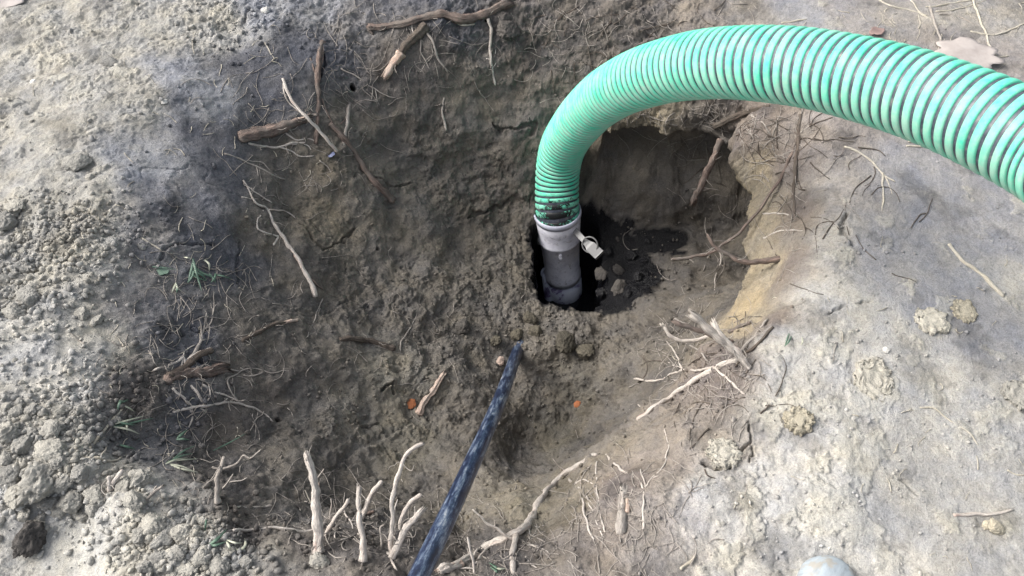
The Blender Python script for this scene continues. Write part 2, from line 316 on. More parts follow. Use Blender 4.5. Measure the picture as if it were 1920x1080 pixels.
# ------------------------------------------------------------------ soil zones: pixel, albedo, roughness of relief, crumbs, pale plates
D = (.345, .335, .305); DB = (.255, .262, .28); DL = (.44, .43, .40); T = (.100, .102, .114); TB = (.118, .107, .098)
P = (.150, .137, .120); PD = (.114, .104, .092); YC = (.27, .235, .175); MB = (.165, .142, .128); G = (.35, .343, .325); GL = (.43, .42, .40); BG = (.27, .27, .278)
ZN = [(1445,330,YC,.9,.3,0),(1450,420,YC,.9,.3,0),(1450,505,YC,.9,.3,0),(1432,585,YC,.9,.4,0),(1240,690,PD,.5,.4,0),(1285,645,PD,.6,.5,0),(1195,750,PD,.5,.4,0),(1130,810,PD,.4,.3,0),(1180,690,P,.7,.5,0),(1330,680,MB,.9,.8,0),(1260,775,(.20,.175,.15),.6,.5,0),(1200,830,(.2,.175,.145),.6,.5,0),(40,60,D,.6,.5,.5),(200,60,D,.6,.5,.4),(340,40,D,.7,.7,.2),(430,40,D,.8,.9,.2),(100,200,D,.5,.4,.5),(250,180,D,.5,.4,.5),(330,140,DB,.3,.2,.2),(400,180,DB,.3,.2,0),(60,330,D,.5,.5,.4),(180,340,D,.6,.5,.6),  # PD here: damp clay, with deep-pit shade put into the slope's colour
(280,310,DB,.4,.3,.1),(60,400,D,1,1,.1),(120,430,(.27,.258,.23),1,1.4,0),(180,480,D,.8,.8,.2),(60,520,D,.9,.9,.2),(60,640,DL,.5,.4,.4),(160,620,D,.6,.5,.2),(120,700,DL,.6,.7,.2),(30,750,D,.9,1.2,.1),(60,850,D,1,1.4,.1),(160,860,D,1,1.2,.1),(230,930,DL,.9,1.2,.2),
(60,960,DL,.6,.6,.2),(150,1010,(.47,.46,.42),.3,.3,.4),(220,1060,(.45,.44,.40),.4,.4,.4),(320,1000,D,.9,1.4,.1),(300,1060,D,.9,1.3,.1),(380,1020,D,1,1.4,0),(440,1060,D,.9,1.2,0),
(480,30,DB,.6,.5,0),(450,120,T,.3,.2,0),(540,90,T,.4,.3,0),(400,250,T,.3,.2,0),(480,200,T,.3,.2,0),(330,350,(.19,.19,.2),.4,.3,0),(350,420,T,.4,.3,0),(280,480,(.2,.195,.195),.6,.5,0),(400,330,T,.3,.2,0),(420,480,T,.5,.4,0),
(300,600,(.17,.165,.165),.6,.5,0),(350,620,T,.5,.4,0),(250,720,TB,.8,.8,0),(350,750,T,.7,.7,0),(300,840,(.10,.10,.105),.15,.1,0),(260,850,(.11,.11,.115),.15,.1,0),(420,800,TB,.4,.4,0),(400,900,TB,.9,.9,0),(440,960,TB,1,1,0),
(540,360,P,.5,.4,0),(590,300,(.16,.142,.115),.5,.4,0),(560,500,PD,.5,.4,0),(480,620,PD,.5,.4,0),(520,720,TB,.6,.5,0),(600,420,(.17,.15,.118),.5,.3,0),(470,420,(.15,.135,.115),.5,.4,0),
(620,650,P,.7,.5,0),(580,760,P,.6,.5,0),(560,880,P,.7,.7,0),(700,560,P,.6,.5,0),(720,700,(.2,.185,.155),.7,.6,0),(650,780,(.19,.175,.15),.6,.5,0),(760,830,(.17,.155,.125),.6,.5,0),(820,900,P,.7,.5,0),(600,900,PD,.7,.7,0),(700,940,PD,.8,.8,0),
(590,1030,TB,.8,.8,0),(700,1040,TB,.9,.9,0),(480,1000,TB,.9,1,0),(520,1060,(.22,.21,.19),.9,1,0),
(620,80,T,.6,.5,0),(660,40,(.17,.165,.165),.9,.9,0),(600,10,DB,.9,.9,0),(700,10,T,.9,.9,0),(720,120,TB,.7,.5,0),(850,20,T,.9,.9,0),(980,30,TB,1,.9,0),(800,120,TB,.7,.5,0),(780,230,PD,.5,.4,0),(680,260,P,.6,.4,0),(900,170,P,.7,.5,0),(990,120,TB,.9,.7,0),(860,220,P,.5,.3,0),(1000,180,P,.8,.6,0),
(1100,60,TB,1,.9,0),(1200,30,TB,1,.9,0),(1300,20,(.19,.17,.15),.9,.8,0),(1420,20,(.27,.25,.225),.6,.5,.1),(1180,220,(.23,.20,.15),.6,.4,0),(1250,210,(.22,.19,.14),.7,.5,0),(1330,240,TB,1,.9,0),(1380,250,MB,1,.8,0),
(880,400,PD,.5,.4,0),(760,400,P,.5,.4,0),(960,340,PD,.5,.4,0),(960,480,P,.6,.5,0),(900,560,P,.7,.7,0),(1000,600,P,.9,1,0),(1080,620,P,.9,1,0),(1200,620,PD,.8,.8,0),(1250,420,PD,.6,.4,0),(1180,340,PD,.5,.3,0),(1320,460,PD,.8,.6,0),(1340,350,PD,.6,.4,0),(1250,520,PD,.7,.6,0),(1330,560,PD,.7,.5,0),
(880,650,P,.8,.9,0),(800,560,P,.7,.6,0),(980,720,P,.9,1,0),(1080,720,(.125,.115,.097),.8,.8,0),(1050,820,(.115,.105,.085),.5,.4,0),(960,840,PD,.6,.5,0),(1150,700,(.145,.132,.112),.7,.6,0),(1120,780,P,.6,.4,0),(900,780,P,.7,.6,0),
(900,930,(.16,.145,.12),.7,.6,0),(960,920,(.2,.18,.145),.7,.5,0),(1010,950,(.2,.18,.14),.7,.5,0),(900,1020,TB,.9,.9,0),(980,1040,TB,.8,.8,0),
(1080,940,(.22,.195,.155),.6,.5,0),(1180,920,MB,.7,.6,0),(1120,1000,(.21,.185,.165),.5,.4,0),(1060,1060,(.21,.19,.17),.5,.5,0),(1220,1000,(.25,.228,.21),.5,.5,.1),(1260,880,(.22,.195,.175),.5,.4,0),(1280,780,(.215,.19,.165),.6,.5,0),(1200,820,(.18,.163,.135),.6,.4,0),(1330,720,MB,.9,.8,0),(1360,850,(.28,.255,.225),.6,.5,.2),
(1410,340,YC,1.0,.3,0),(1420,420,YC,1.0,.3,0),(1415,500,YC,1.0,.3,0),(1420,560,(.3,.25,.17),.6,.4,0),(1480,300,MB,.6,.5,0),(1480,400,MB,.6,.4,0),(1480,500,MB,.7,.5,0),(1460,590,MB,.8,.6,0),(1440,230,MB,.7,.6,0),(1530,240,(.25,.225,.205),.6,.5,0),
(1570,360,(.29,.275,.26),.8,.8,.3),(1580,460,(.31,.30,.28),.8,.7,.5),(1560,560,G,.6,.5,.2),(1700,360,BG,.3,.25,.1),(1650,480,BG,.4,.3,.3),(1800,420,BG,.3,.25,.2),(1880,420,BG,.4,.3,.3),(1900,520,G,.5,.5,.4),(1750,560,BG,.35,.25,.5),(1850,620,BG,.35,.3,.3),(1650,600,G,.4,.35,.2),
(1500,660,G,.35,.3,.2),(1600,700,GL,.5,.5,1),(1480,760,G,.35,.3,.4),(1620,790,GL,.5,.4,1),(1560,850,GL,.4,.35,1.2),(1440,900,GL,.5,.4,.8),(1420,1010,GL,.5,.4,.8),(1300,1000,(.38,.36,.34),.4,.3,.3),(1340,930,GL,.45,.4,.8),(1540,960,(.44,.43,.40),.5,.5,1),(1540,1050,(.44,.43,.40),.5,.5,.9),
(1750,720,G,.4,.4,.4),(1850,760,G,.45,.4,.4),(1750,850,G,.45,.4,.3),(1880,900,G,.5,.5,.3),(1700,960,G,.45,.4,.4),(1800,1040,G,.5,.5,.4),(1900,1040,G,.5,.5,.4),(1660,1040,GL,.5,.5,.6),
(1500,20,BG,.4,.3,.2),(1580,20,(.25,.24,.235),.4,.35,.2),(1700,30,(.27,.255,.235),.5,.5,.2),(1850,30,(.28,.265,.24),.6,.6,.2),(1780,90,(.26,.24,.225),.5,.5,.1),(1900,120,(.27,.25,.235),.5,.5,.1),(1460,110,(.22,.20,.18),.7,.6,0)]
def march(a, b_):              # where a pixel ray meets the smooth ground
    ts = np.linspace(1.1, 3.4, 1400); r = ray(a, b_); pts = np.array(CAM.to_tuple()) + r[None] * ts[:, None]
    return pts[np.argmax(pts[:, 2] < bil(coarse, pts[:, 0], pts[:, 1]))]
zp = np.array([march(q[0], q[1]) for q in ZN]); zv = np.array([[*c_, r_, k_, p_] for (_a, _b, c_, r_, k_, p_) in ZN])
num = np.zeros((*gx.shape, 6)); den = np.zeros(gx.shape)
for k in range(len(zp)):
    d2 = (gx - zp[k, 0]) ** 2 + (gy - zp[k, 1]) ** 2 + (0.8 * (coarse - zp[k, 2])) ** 2
    ww = 1.0 / (d2 + 0.0006) ** 2.2
    num += ww[..., None] * zv[k]; den += ww
zone = num / den[..., None]
ZV = bil(zone, X + Wx * 1.3, Y + Wy * 1.3)
fo = sstep(-0.30, 0.05, np.minimum.reduce([X + 1.55, 1.52 - X, Y - 0.24, 2.06 - Y]))[..., None]
ZV = ZV * fo + np.array([.31, .303, .285, .5, .3, .3]) * (1 - fo)
ALB, ROUGH, CRUMB, PLATE = ZV[..., :3].copy(), ZV[..., 3], ZV[..., 4], ZV[..., 5]

# the sunken opening that the suction pipe stands in
hc = at_z(1060, 500, -0.60); HX, HY = 0.166, 1.425
rag = perlin(X * 45, Y * 45, X * 0, 190) * .016 + perlin(X * 110, Y * 110, X * 0, 191) * .007
hx = (X - HX + Wx * 0.6 + rag) / 0.099; hy = (Y - HY + Wy * 0.6 - rag) / 0.130
hd = (np.abs(hx) ** 5 + np.abs(hy) ** 5) ** 0.2
hole = 1 - sstep(0.93, 1.08, hd)
Z = Z * (1 - hole) + (-1.02) * hole

# hollowed-out wall under the ledge at the back and under the clay face on the right
Zb = Z.copy()
mb = np.exp(-(((X - 0.40) / 0.22) ** 4)) * sstep(1.42, 1.52, Y) * (1 - sstep(1.85, 2.0, Y))
mr = np.exp(-(((Y - 1.36) / 0.25) ** 4)) * sstep(0.36, 0.50, X) * (1 - sstep(0.80, 0.95, X))
PX = X + mr * sstep(-0.185, -0.25, Z) * 0.17; PY = Y + mb * sstep(-0.225, -0.27, Z) * (1 - 0.8 * sstep(-0.30, -0.50, Z)) * 0.10

def normals(PX, PY, PZ):
    du = np.stack([np.gradient(a, axis=1) for a in (PX, PY, PZ)], -1); dv = np.stack([np.gradient(a, axis=0) for a in (PX, PY, PZ)], -1)
    nn = np.cross(du, dv); return nn / (np.linalg.norm(nn, axis=-1, keepdims=True) + 1e-12)
N = normals(PX, PY, Z)
Q = (PX, PY, Z)
near = 0.25 + 0.75 * fo[..., 0]; near = near * sstep(20.0, 4.0, np.hypot(X, Y - 1.1))
inpit = sstep(-0.06, -0.25, Z)
# lumps, blocky breaks, crumbs
d1 = fbm(Q, 5.5, 4, 20) * (0.022 + 0.022 * inpit)
d2 = (fbm(Q, 15, 5, 31, 0.62) * 0.024 + fbm(Q, 27, 3, 35, 0.6, True) * 0.006 * (1 - inpit)) * ROUGH ** 1.5
lum = 0.30 + 1.0 * sstep(-0.12, 0.22, fbm((PX, PY, Z), 4.2, 4, 140, 0.6)); ROUGH = ROUGH * lum; CRUMB = CRUMB * (0.35 + 0.65 * lum)
rgt = sstep(0.45, 0.75, X) * (1 - inpit); ROUGH = ROUGH * (1 - 0.5 * rgt); CRUMB = CRUMB * (1 - 0.75 * rgt)
d3 = fbm(Q, 70, 4, 41, 0.65) * 0.0050 * (0.12 + ROUGH ** 1.5)
wx = X + Wx * 0.6 + d3 * 0.4; wy = Y + Wy * 0.6 + Z * 0.55
f1, f2, idv = worley(wx, wy, 14.0, 3)
blk = (idv - 0.5) * 0.017 * sstep(0.01, 0.10, f2 - f1) * (ROUGH * inpit + 0.12 * ROUGH)
ew = perlin(X * 90, Y * 90, Z * 90, 180) * .007; f1, f2, idv = worley(wx + ew, wy - ew, 38.0, 9)
blk2 = (sstep(0.0, 0.22, f2 - f1) * (idv - 0.35)) * 0.0095 * np.clip(CRUMB - 0.25, 0, 2) * (1 - 0.3 * inpit) * sstep(-0.15, 0.25, perlin(X * 5, Y * 5, X * 0, 71) + 0.1)
f1b, f2b, idb = worley(wx + 3 + ew * .7, wy + ew * .7, 95.0, 5)
blk3 = (sstep(0.0, 0.25, f2b - f1b) * (idb - 0.35)) * 0.0045 * np.clip(CRUMB - 0.15, 0, 2) * (1 - 0.3 * inpit) * sstep(-0.2, 0.2, perlin(X * 9, Y * 9, X * 0, 72))
# flaky broken crust: small terraces with crisp lips
tq = fbm((PX, PY, Z * 1.2), 10, 6, 120, 0.62) * 5.0 + 20.0
tf = tq - np.floor(tq); terr = (np.floor(tq) - 20.0 + sstep(0.84, 1.0, tf)) * (0.0042 + 0.0022 * inpit) * (0.25 + 0.75 * np.clip(ROUGH, 0, 1))
tq2 = fbm((PX, PY, Z * 1.2), 26, 5, 130, 0.66) * 4.0 + 20.0
tf2 = tq2 - np.floor(tq2); terr += (np.floor(tq2) - 20.0 + sstep(0.80, 1.0, tf2)) * (0.0030 + 0.0008 * inpit) * ROUGH
# raised pale plates of trodden clay with crisp edges
pn = fbm((X, Y, X * 0), 11, 6, 55, 0.62) + 0.26 * (PLATE - 1.0)
pl = sstep(0.0, 0.018, pn) * np.clip(PLATE * 3, 0, 1)
fp1, fp2, _i = worley(X + Wx * 1.5, Y + Wy * 1.5, 20.0, 21)
plc = pl * sstep(0.035, 0.0, fp2 - fp1) * sstep(-0.1, 0.15, perlin(X * 7, Y * 7, X * 0, 23))
# a few open cracks
cn = np.abs(fbm((X + Wx, Y + Wy, X * 0), 3.6, 4, 63, 0.6)); cg = sstep(0.10, 0.26, perlin(X * 3.1, Y * 3.1, X * 0, 66))
crack = sstep(0.007, 0.001, cn) * cg * (0.3 + 0.7 * sstep(0.3, 0.7, ROUGH))
def groove(pts, wd, dep):
    global GRV
    wd = wd * .62; dep = dep * .75
    P3 = [march(*p)[:2] for p in pts]; dm = np.full(X.shape, 9.0)
    for (ax_, ay_), (bx_, by_) in zip(P3[:-1], P3[1:]):
        vx, vy = bx_ - ax_, by_ - ay_; t = np.clip(((X + WGX - ax_) * vx + (Y + WGY - ay_) * vy) / (vx * vx + vy * vy), 0, 1)
        dm = np.minimum(dm, np.hypot(X + WGX - ax_ - t * vx, Y + WGY - ay_ - t * vy))
    GRV += dep * sstep(wd, wd * .35, dm * (1 + 1.3 * perlin(X * 28, Y * 28, X * 0, 160))) - 0.22 * dep * sstep(wd * 3.2, wd, dm) * sstep(wd * .6, wd, dm)
GRV = np.zeros(X.shape); WGX = Wx * .5 + perlin(X * 55, Y * 55, X * 0, 170) * .007; WGY = Wy * .5 + perlin(X * 55, Y * 55, X * 0, 171) * .007
for pts, wd, dep in [([(1586, 403), (1580, 425), (1592, 445), (1602, 470)], .010, .03), ([(1322, 874), (1345, 881), (1370, 876)], .008, .026), ([(1402, 788), (1407, 820), (1392, 846)], .005, .018), ([(1408, 835), (1412, 850), (1405, 865)], .004, .014),
                     ([(470, 18), (456, 38), (438, 46)], .005, .018), ([(2, 506), (38, 508), (66, 496)], .007, .024), ([(303, 488), (306, 476), (322, 464), (372, 461), (398, 458)], .004, .012), ([(450, 448), (449, 490), (452, 535)], .004, .010),
                     ([(1565, 592), (1585, 580), (1605, 583)], .005, .015), ([(1615, 575), (1640, 568)], .004, .012), ([(640, 790), (660, 800), (720, 790)], .004, .012), ([(1100, 830), (1130, 818), (1160, 800)], .005, .012),
                     ([(600, 90), (602, 118), (596, 150)], .007, .02), ([(860, 625), (872, 628), (884, 618)], .005, .016), ([(720, 735), (735, 725), (745, 742)], .006, .02), ([(560, 420), (600, 470), (640, 455), (665, 430)], .005, .014),
                     ([(925, 240), (955, 245), (1000, 232)], .006, .018), ([(880, 410), (920, 395), (955, 380)], .006, .015), ([(700, 330), (740, 350), (775, 345)], .005, .014), ([(1690, 905), (1705, 915), (1720, 935)], .004, .012)]:
    groove(pts, wd, dep)
def blob(px, py, z, rx, ry):
    p = march(px, py); return ((PX - p[0]) / rx) ** 2 + ((PY - p[1]) / ry) ** 2 + ((Z - p[2]) / 0.13) ** 2
sn = fbm((X, Y, X * 0), 16, 5, 101, 0.65)
sl_d = np.minimum.reduce([blob(1150, 456, 0, .13, .062), blob(1160, 525, 0, .105, .10), blob(1200, 510, 0, .06, .085), blob(1232, 452, 0, .085, .036), blob(1285, 445, 0, .05, .014), blob(1130, 562, 0, .11, .05)])
sludge = np.maximum(sstep(1.15, 0.8, sl_d + sn * 2.3), sstep(1.17, 1.07, hd) * sstep(-0.40, -0.46, Z))
disp = (-GRV + d1 + d2 + d3 + terr + blk + blk2 + blk3 + pl * 0.0045 - plc * 0.003 - crack * 0.011) * (1 - 0.55 * rgt) * near * (1 - 0.7 * hole) * (1 - 0.65 * sludge)
PX = PX + N[..., 0] * disp; PY = PY + N[..., 1] * disp; PZ = Z + N[..., 2] * disp

# soil albedo: zones (pit shade included on the front-right inner slope), pale plates, clay streaks, damp topsoil flecks, black sludge
tone = 1 + 0.30 * fbm((X, Y, Z), 9, 5, 81, 0.6) + 0.16 * (idv - 0.5) * np.clip(CRUMB, 0, 1)
ALB *= tone[..., None]
ALB = ALB * (1 - 0.55 * pl[..., None]) + np.array([.43, .415, .365]) * 0.55 * pl[..., None]
yel = sstep(0.12, 0.34, fbm((X, Y, Z), 6.5, 4, 91)) * inpit * 0.4
ALB = ALB * (1 - yel[..., None]) + np.array([.17, .152, .124]) * yel[..., None]
drk = sstep(0.08, 0.30, fbm((X, Y, Z), 8, 5, 97, 0.6)) * 0.45 * (1 - inpit * 0.4)
ALB *= (1 - drk * 0.75)[..., None]
ALB = np.clip(ALB, 0.01, 0.75)
nv, nu = X.shape
idx = np.arange(nv * nu, dtype=np.int32).reshape(nv, nu)
quads = np.stack([idx[:-1, :-1], idx[:-1, 1:], idx[1:, 1:], idx[1:, :-1]], -1).reshape(-1, 4)
ground = mesh_obj("ground", np.stack([PX, PY, PZ], -1).reshape(-1, 3), quads, M_SOIL)
props(ground, "bare grey clay ground with a deep dug pit in the middle", None, None, "structure")
ca = ground.data.attributes.new("albedo", 'FLOAT_COLOR', 'POINT')
ca.data.foreach_set("color", np.concatenate([ALB, np.ones((nv, nu, 1))], -1).astype(np.float32).ravel())
sa = ground.data.attributes.new("sludge", 'FLOAT', 'POINT'); sa.data.foreach_set("value", sludge.astype(np.float32).ravel())
bpy.context.view_layer.update()
BVH = BVHTree.FromObject(ground, bpy.context.evaluated_depsgraph_get())

def hit(px, py):
    r = Vector(ray(px, py)); L = r.length
    loc, nrm, _, dist = BVH.ray_cast(CAM, r / L)
    if loc is None:
        p = at_z(px, py, 0.0); return Vector(p), Vector((0, 0, 1)), p[1]
    return loc, nrm, dist / L

def drop(x, y):
    loc, nrm, _, _ = BVH.ray_cast(Vector((x, y, 0.8)), Vector((0, 0, -1)))
    return loc, nrm

# ------------------------------------------------------------------ black liquid
pool = []
for k in range(40):
    a = 2 * math.pi * k / 40; pool.append((HX + 0.16 * math.cos(a), HY + 0.22 * math.sin(a), -0.835))
M_LIQ, n, l, b = new_mat("black_liquid")
b.inputs["Base Color"].default_value = (0.004, 0.004, 0.006, 1); b.inputs["Roughness"].default_value = 0.06
bump(n, l, b, noise(n, l, objco(n), 14, 3), 0.10, 0.01)
o = mesh_obj("black_water", pool, [list(range(40))], M_LIQ); props(o, "black liquid standing in the opening under the suction pipe", None, None, "structure")

# ------------------------------------------------------------------ tubes
def catmull(pts, per):
    pts = [Vector(p[:3]) for p in pts]; out = []
    for i in range(len(pts) - 1):
        p0 = pts[i - 1] if i else pts[0] * 2 - pts[1]; p1, p2 = pts[i], pts[i + 1]
        p3 = pts[i + 2] if i + 2 < len(pts) else pts[-1] * 2 - pts[-2]
        for k in range(per):
            t = k / per
            out.append(0.5 * ((2 * p1) + (p2 - p0) * t + (2 * p0 - 5 * p1 + 4 * p2 - p3) * t * t + (3 * p1 - p0 - 3 * p2 + p3) * t ** 3))
    out.append(pts[-1]); return out

def frames(path):
    T_ = [(path[min(i + 1, len(path) - 1)] - path[max(i - 1, 0)]).normalized() for i in range(len(path))]
    up = Vector((0, 0, 1)) if abs(T_[0].z) < 0.9 else Vector((1, 0, 0))
    n_ = (up - T_[0] * up.dot(T_[0])).normalized(); Ns = [n_]
    for i in range(1, len(path)):
        n_ = (n_ - T_[i] * n_.dot(T_[i])).normalized(); Ns.append(n_)
    return T_, Ns, [t.cross(m) for t, m in zip(T_, Ns)]

GRAIN = [None]
def tube_geo(path, radii, segs=10, rough=0.0, seed=0, ragged=0.0, rib=0.0):
    T_, Ns, Bs = frames(path); rg = np.random.default_rng(seed)
    V, Fc, Gr = [], [], []
    m = len(path); fib = rg.normal(size=segs); fib2 = rg.normal(size=segs); L = 0.0
    knots = np.interp(np.arange(m), np.linspace(0, m, max(3, m // 5)), rg.normal(size=max(3, m // 5)))
    for i, p in enumerate(path):
        if i: L += (p - path[i - 1]).length
        t = i / max(1, m - 1)
        for k in range(segs):
            a = 2 * math.pi * k / segs
            r = radii[i] * (1 + rough * (0.42 * (fib[k] * (1 - t) + fib2[k] * t) + 0.30 * knots[i] + rg.normal() * 0.10) + rib * math.sin(5 * a + i * 0.02))
            off = Vector((0, 0, 0))
            if ragged and i >= m - 2: off = T_[i] * radii[i] * ragged * rg.uniform(-0.6, 1.6)
            V.append(p + (Ns[i] * math.cos(a) + Bs[i] * math.sin(a)) * max(r, radii[i] * .35) + off)
            Gr.append((math.cos(a) * radii[i] * 1.6 + seed * .37, math.sin(a) * radii[i] * 1.6, L * 0.22))
    for i in range(m - 1):
        for k in range(segs):
            k2 = (k + 1) % segs
            Fc.append([i * segs + k, i * segs + k2, (i + 1) * segs + k2, (i + 1) * segs + k])
    V.append(path[0] - T_[0] * radii[0] * 0.3); c0 = len(V) - 1
    V.append(path[-1] + T_[-1] * radii[-1] * (0.3 if not ragged else -0.4)); c1 = len(V) - 1
    Gr += [Gr[0], Gr[-1]]
    for k in range(segs):
        k2 = (k + 1) % segs
        Fc.append([c0, k2, k]); Fc.append([c1, (m - 1) * segs + k, (m - 1) * segs + k2])
    GRAIN[0] = Gr
    return V, Fc
def set_grain(o, gr):
    a = o.data.attributes.new("grain", 'FLOAT_VECTOR', 'POINT'); a.data.foreach_set("vector", np.array(gr, np.float32).ravel())

def lay(pts, r, free, dd=0.0):
    """pixel polyline -> points lying on (or, when free, reaching out from) the real ground"""
    out = []; d0 = None
    for k, q in enumerate(pts):
        px, py = q[0], q[1]; lift = q[2] if len(q) > 2 else 0.0
        loc, nrm, d = hit(px, py)
        if free:
            if d0 is None: d0 = d + dd; out.append(at_depth(px, py, d0 + lift)); continue
            dcur = d0 + lift; out.append(at_depth(px, py, min(dcur, d - 0.3 * r)))
        else:
            L = Vector(ray(px, py)).normalized()
            out.append(loc - L * (lift + r * 0.30))
    return out

def wiggle(path, amp, rg):
    ph = rg.uniform(0, 6.28, 6)
    L = 0; out = []
    for i, p in enumerate(path):
        if i: L += (p - path[i - 1]).length
        out.append(p + Vector((math.sin(L * 75 + ph[0]) + 0.6 * math.sin(L * 170 + ph[1]), math.sin(L * 82 + ph[2]) + 0.6 * math.sin(L * 190 + ph[3]), 0.6 * math.sin(L * 95 + ph[4]))) * amp)
    return out

SEED = [100]
def strand(name, pts, r0, r1, mat, parent=None, origin=None, free=False, rough=0.18, ragged=0.0, wig=None, dd=0.0, rib=0.0):
    SEED[0] += 1; rg = np.random.default_rng(SEED[0])
    base = lay(pts, max(r0, r1), free, dd)
    per = 9 if max(r0, r1) > 0.0035 else 6
    path = catmull(base, per)
    path = wiggle(path, (0.0011 if wig is None else wig), rg)
    m = len(path)
    radii = [max(0.0006, (r0 + (r1 - r0) * i / (m - 1)) * (1 + 0.10 * math.sin(i * 0.9 + SEED[0]))) for i in range(m)]
    if not ragged: radii[-1] *= 0.55
    segs = 20 if max(r0, r1) > 0.006 else (11 if max(r0, r1) > 0.003 else 6)
    V, Fc = tube_geo(path, radii, segs, rough, SEED[0], ragged, rib)
    if origin is None: origin = base[0]
    gr = GRAIN[0]; o = mesh_obj(name, V, Fc, mat, parent, origin); set_grain(o, gr)
    return o, origin

def hairlets(o, og, base, r, cnt, seed):
    rg = np.random.default_rng(seed)
    for q in range(cnt):
        k = rg.integers(1, max(2, len(base) - 1)); p = Vector(base[k]); d = Vector(rg.normal(size=3)); d.z = abs(d.z) * .5; d.normalize()
        pts = [p]; st = rg.uniform(.006, .015)
        for _ in range(4):
            d = (d + Vector(rg.normal(size=3)) * .45).normalized(); pts.append(pts[-1] + d * st)
        path = catmull(pts, 4); rr_ = rg.uniform(.0006, .0011)
        V, Fc = tube_geo(path, [rr_ * (1 - .5 * i / len(path)) for i in range(len(path))], 5, seed=seed + q); gr = GRAIN[0]
        set_grain(mesh_obj("rootlet", V, Fc, M_PALEGREY, o, og), gr)

def root(label, pts, r0, r1, mat, branches=(), free=False, ragged=0.0, group=None, cat="root", name="tree_root", wig=None, rough=0.18, rib=0.0, dd=0.0, bmat=None, ends=()):
    o, og = strand(name, pts, r0, r1, mat, None, None, free, rough, ragged, wig, dd, rib)
    props(o, label, cat, group)
    if cat == 'root' and r0 > .003: hairlets(o, og, catmull(lay(pts, max(r0, r1), free, dd), 4), r0, 7 if r0 > .006 else 4, SEED[0] * 7)
    for br in branches:
        bp, b0, b1 = br[:3]; bf = br[3] if len(br) > 3 else free
        strand("rootlet", bp, b0, b1, (bmat or mat) if len(br) < 5 else br[4], o, og, bf, 0.12)
    for e in ends: strand("torn_end", e[0], e[1], e[2], M_TORN, o, og, free if len(e) < 4 else e[3], 0.3, 1.4)
    return o

# ------------------------------------------------------------------ green suction hose with its coupling
HD = 0.130; HR = HD / 2; PITCHH = 0.0195
HPTS = [(1045, 396, 82), (1044, 335, 83), (1052, 283, 85), (1069, 250, 88), (1094, 218, 94), (1125, 188, 103), (1168, 161, 112), (1222, 140, 118), (1285, 125, 123), (1352, 118, 131),
        (1425, 119, 140), (1512, 127, 146), (1600, 145, 153), (1695, 170, 162), (1788, 203, 171), (1880, 243, 181), (1990, 300, 190), (2120, 370, 196)]
pa = np.array(HPTS, float); tt = np.r_[0, np.cumsum(np.hypot(np.diff(pa[:, 0]), np.diff(pa[:, 1])))]; tt /= tt[-1]
wfit = 1 / np.array([82, 83, 85.5, 89.5, 95, 101.5, 109.5, 117, 124.5, 132, 139, 146, 153, 161, 169.5, 178, 188, 200.0])
raw = [at_depth(a, b_, HD * F * iw) for (a, b_, _w), iw in zip(HPTS, wfit)]
cb = at_depth(1057, 540, 2.66); ct = raw[0]                         # coupling axis, bottom and top
ax = (ct - cb).normalized()
cl = [ct - ax * 0.035] + raw + [raw[-1] + Vector((0.45, 0.02, -0.10)), raw[-1] + Vector((0.95, 0.1, -0.42)), raw[-1] + Vector((1.35, 0.2, -0.55)), raw[-1] + Vector((2.0, 0.3, -0.565))]
dense = catmull(cl, 30)
for _ in range(200):                                                # even out the bend
    dense = [dense[0], dense[1]] + [dense[i] * 0.5 + (dense[i - 1] + dense[i + 1]) * 0.25 for i in range(2, len(dense) - 2)] + dense[-2:]
arc = np.r_[0, np.cumsum([(dense[i + 1] - dense[i]).length for i in range(len(dense) - 1)])]
T_, Ns, Bs = frames(dense)
DA = np.array(dense); NA = np.array(Ns); BA = np.array(Bs)
def on_hose(s, th, r):
    s = np.clip(s, 0, arc[-1] - 1e-5)
    C = np.stack([np.interp(s, arc, DA[:, k]) for k in range(3)], -1); n_ = np.stack([np.interp(s, arc, NA[:, k]) for k in range(3)], -1); b_ = np.stack([np.interp(s, arc, BA[:, k]) for k in range(3)], -1)
    return C + (n_ * np.cos(th)[:, None] + b_ * np.sin(th)[:, None]) * r[:, None]
SEG = 56; turns = int((arc[-1] - 0.03) / PITCHH)
_i = np.arange(turns * SEG + 1)
stretch = sstep(0.35, 1.15, _i * PITCHH / SEG)
S_AT = np.r_[0, np.cumsum((0.0192 - 0.0004 * stretch[1:]) / SEG)]      # the hose is drawn apart towards the right
P_AT = 0.0192 - 0.0004 * stretch; W_AT = 0.70 + 0.02 * stretch
def helix(profile, gap=False):
    th0 = _i * 2 * math.pi / SEG; V = []
    for fr, rad in profile:
        f_ = (W_AT + (1 - W_AT) * fr) if gap else fr * W_AT
        V.append(on_hose(S_AT + f_ * P_AT, th0, np.full(len(_i), rad) * (1 + 0.0035 * np.sin(_i * 0.011) )))
    V = np.stack(V, 1); m, k = V.shape[:2]; ix = np.arange(m * k).reshape(m, k)
    return V.reshape(-1, 3), np.stack([ix[:-1, :-1], ix[1:, :-1], ix[1:, 1:], ix[:-1, 1:]], -1).reshape(-1, 4)
M_RIB, n, l, b = new_mat("green_rib")
co = nd(n, "ShaderNodeNewGeometry"); pos = co.outputs["Position"]
nz = noise(n, l, pos, 26, 5, 0.62); nf = noise(n, l, pos, 110, 6, 0.75); nf2 = noise(n, l, pos, 330, 4, 0.65)
sep = nd(n, "ShaderNodeSeparateXYZ"); l.new(co.outputs["Normal"], sep.inputs[0])
green = ramp(n, l, noise(n, l, pos, 30, 3), [(0.35, (0.04, 0.52, 0.34)), (0.65, (0.08, 0.62, 0.42))])
dirt = math_(n, l, 'ADD', math_(n, l, 'MULTIPLY', nz, 1.15), math_(n, l, 'MULTIPLY', nf, 0.75))
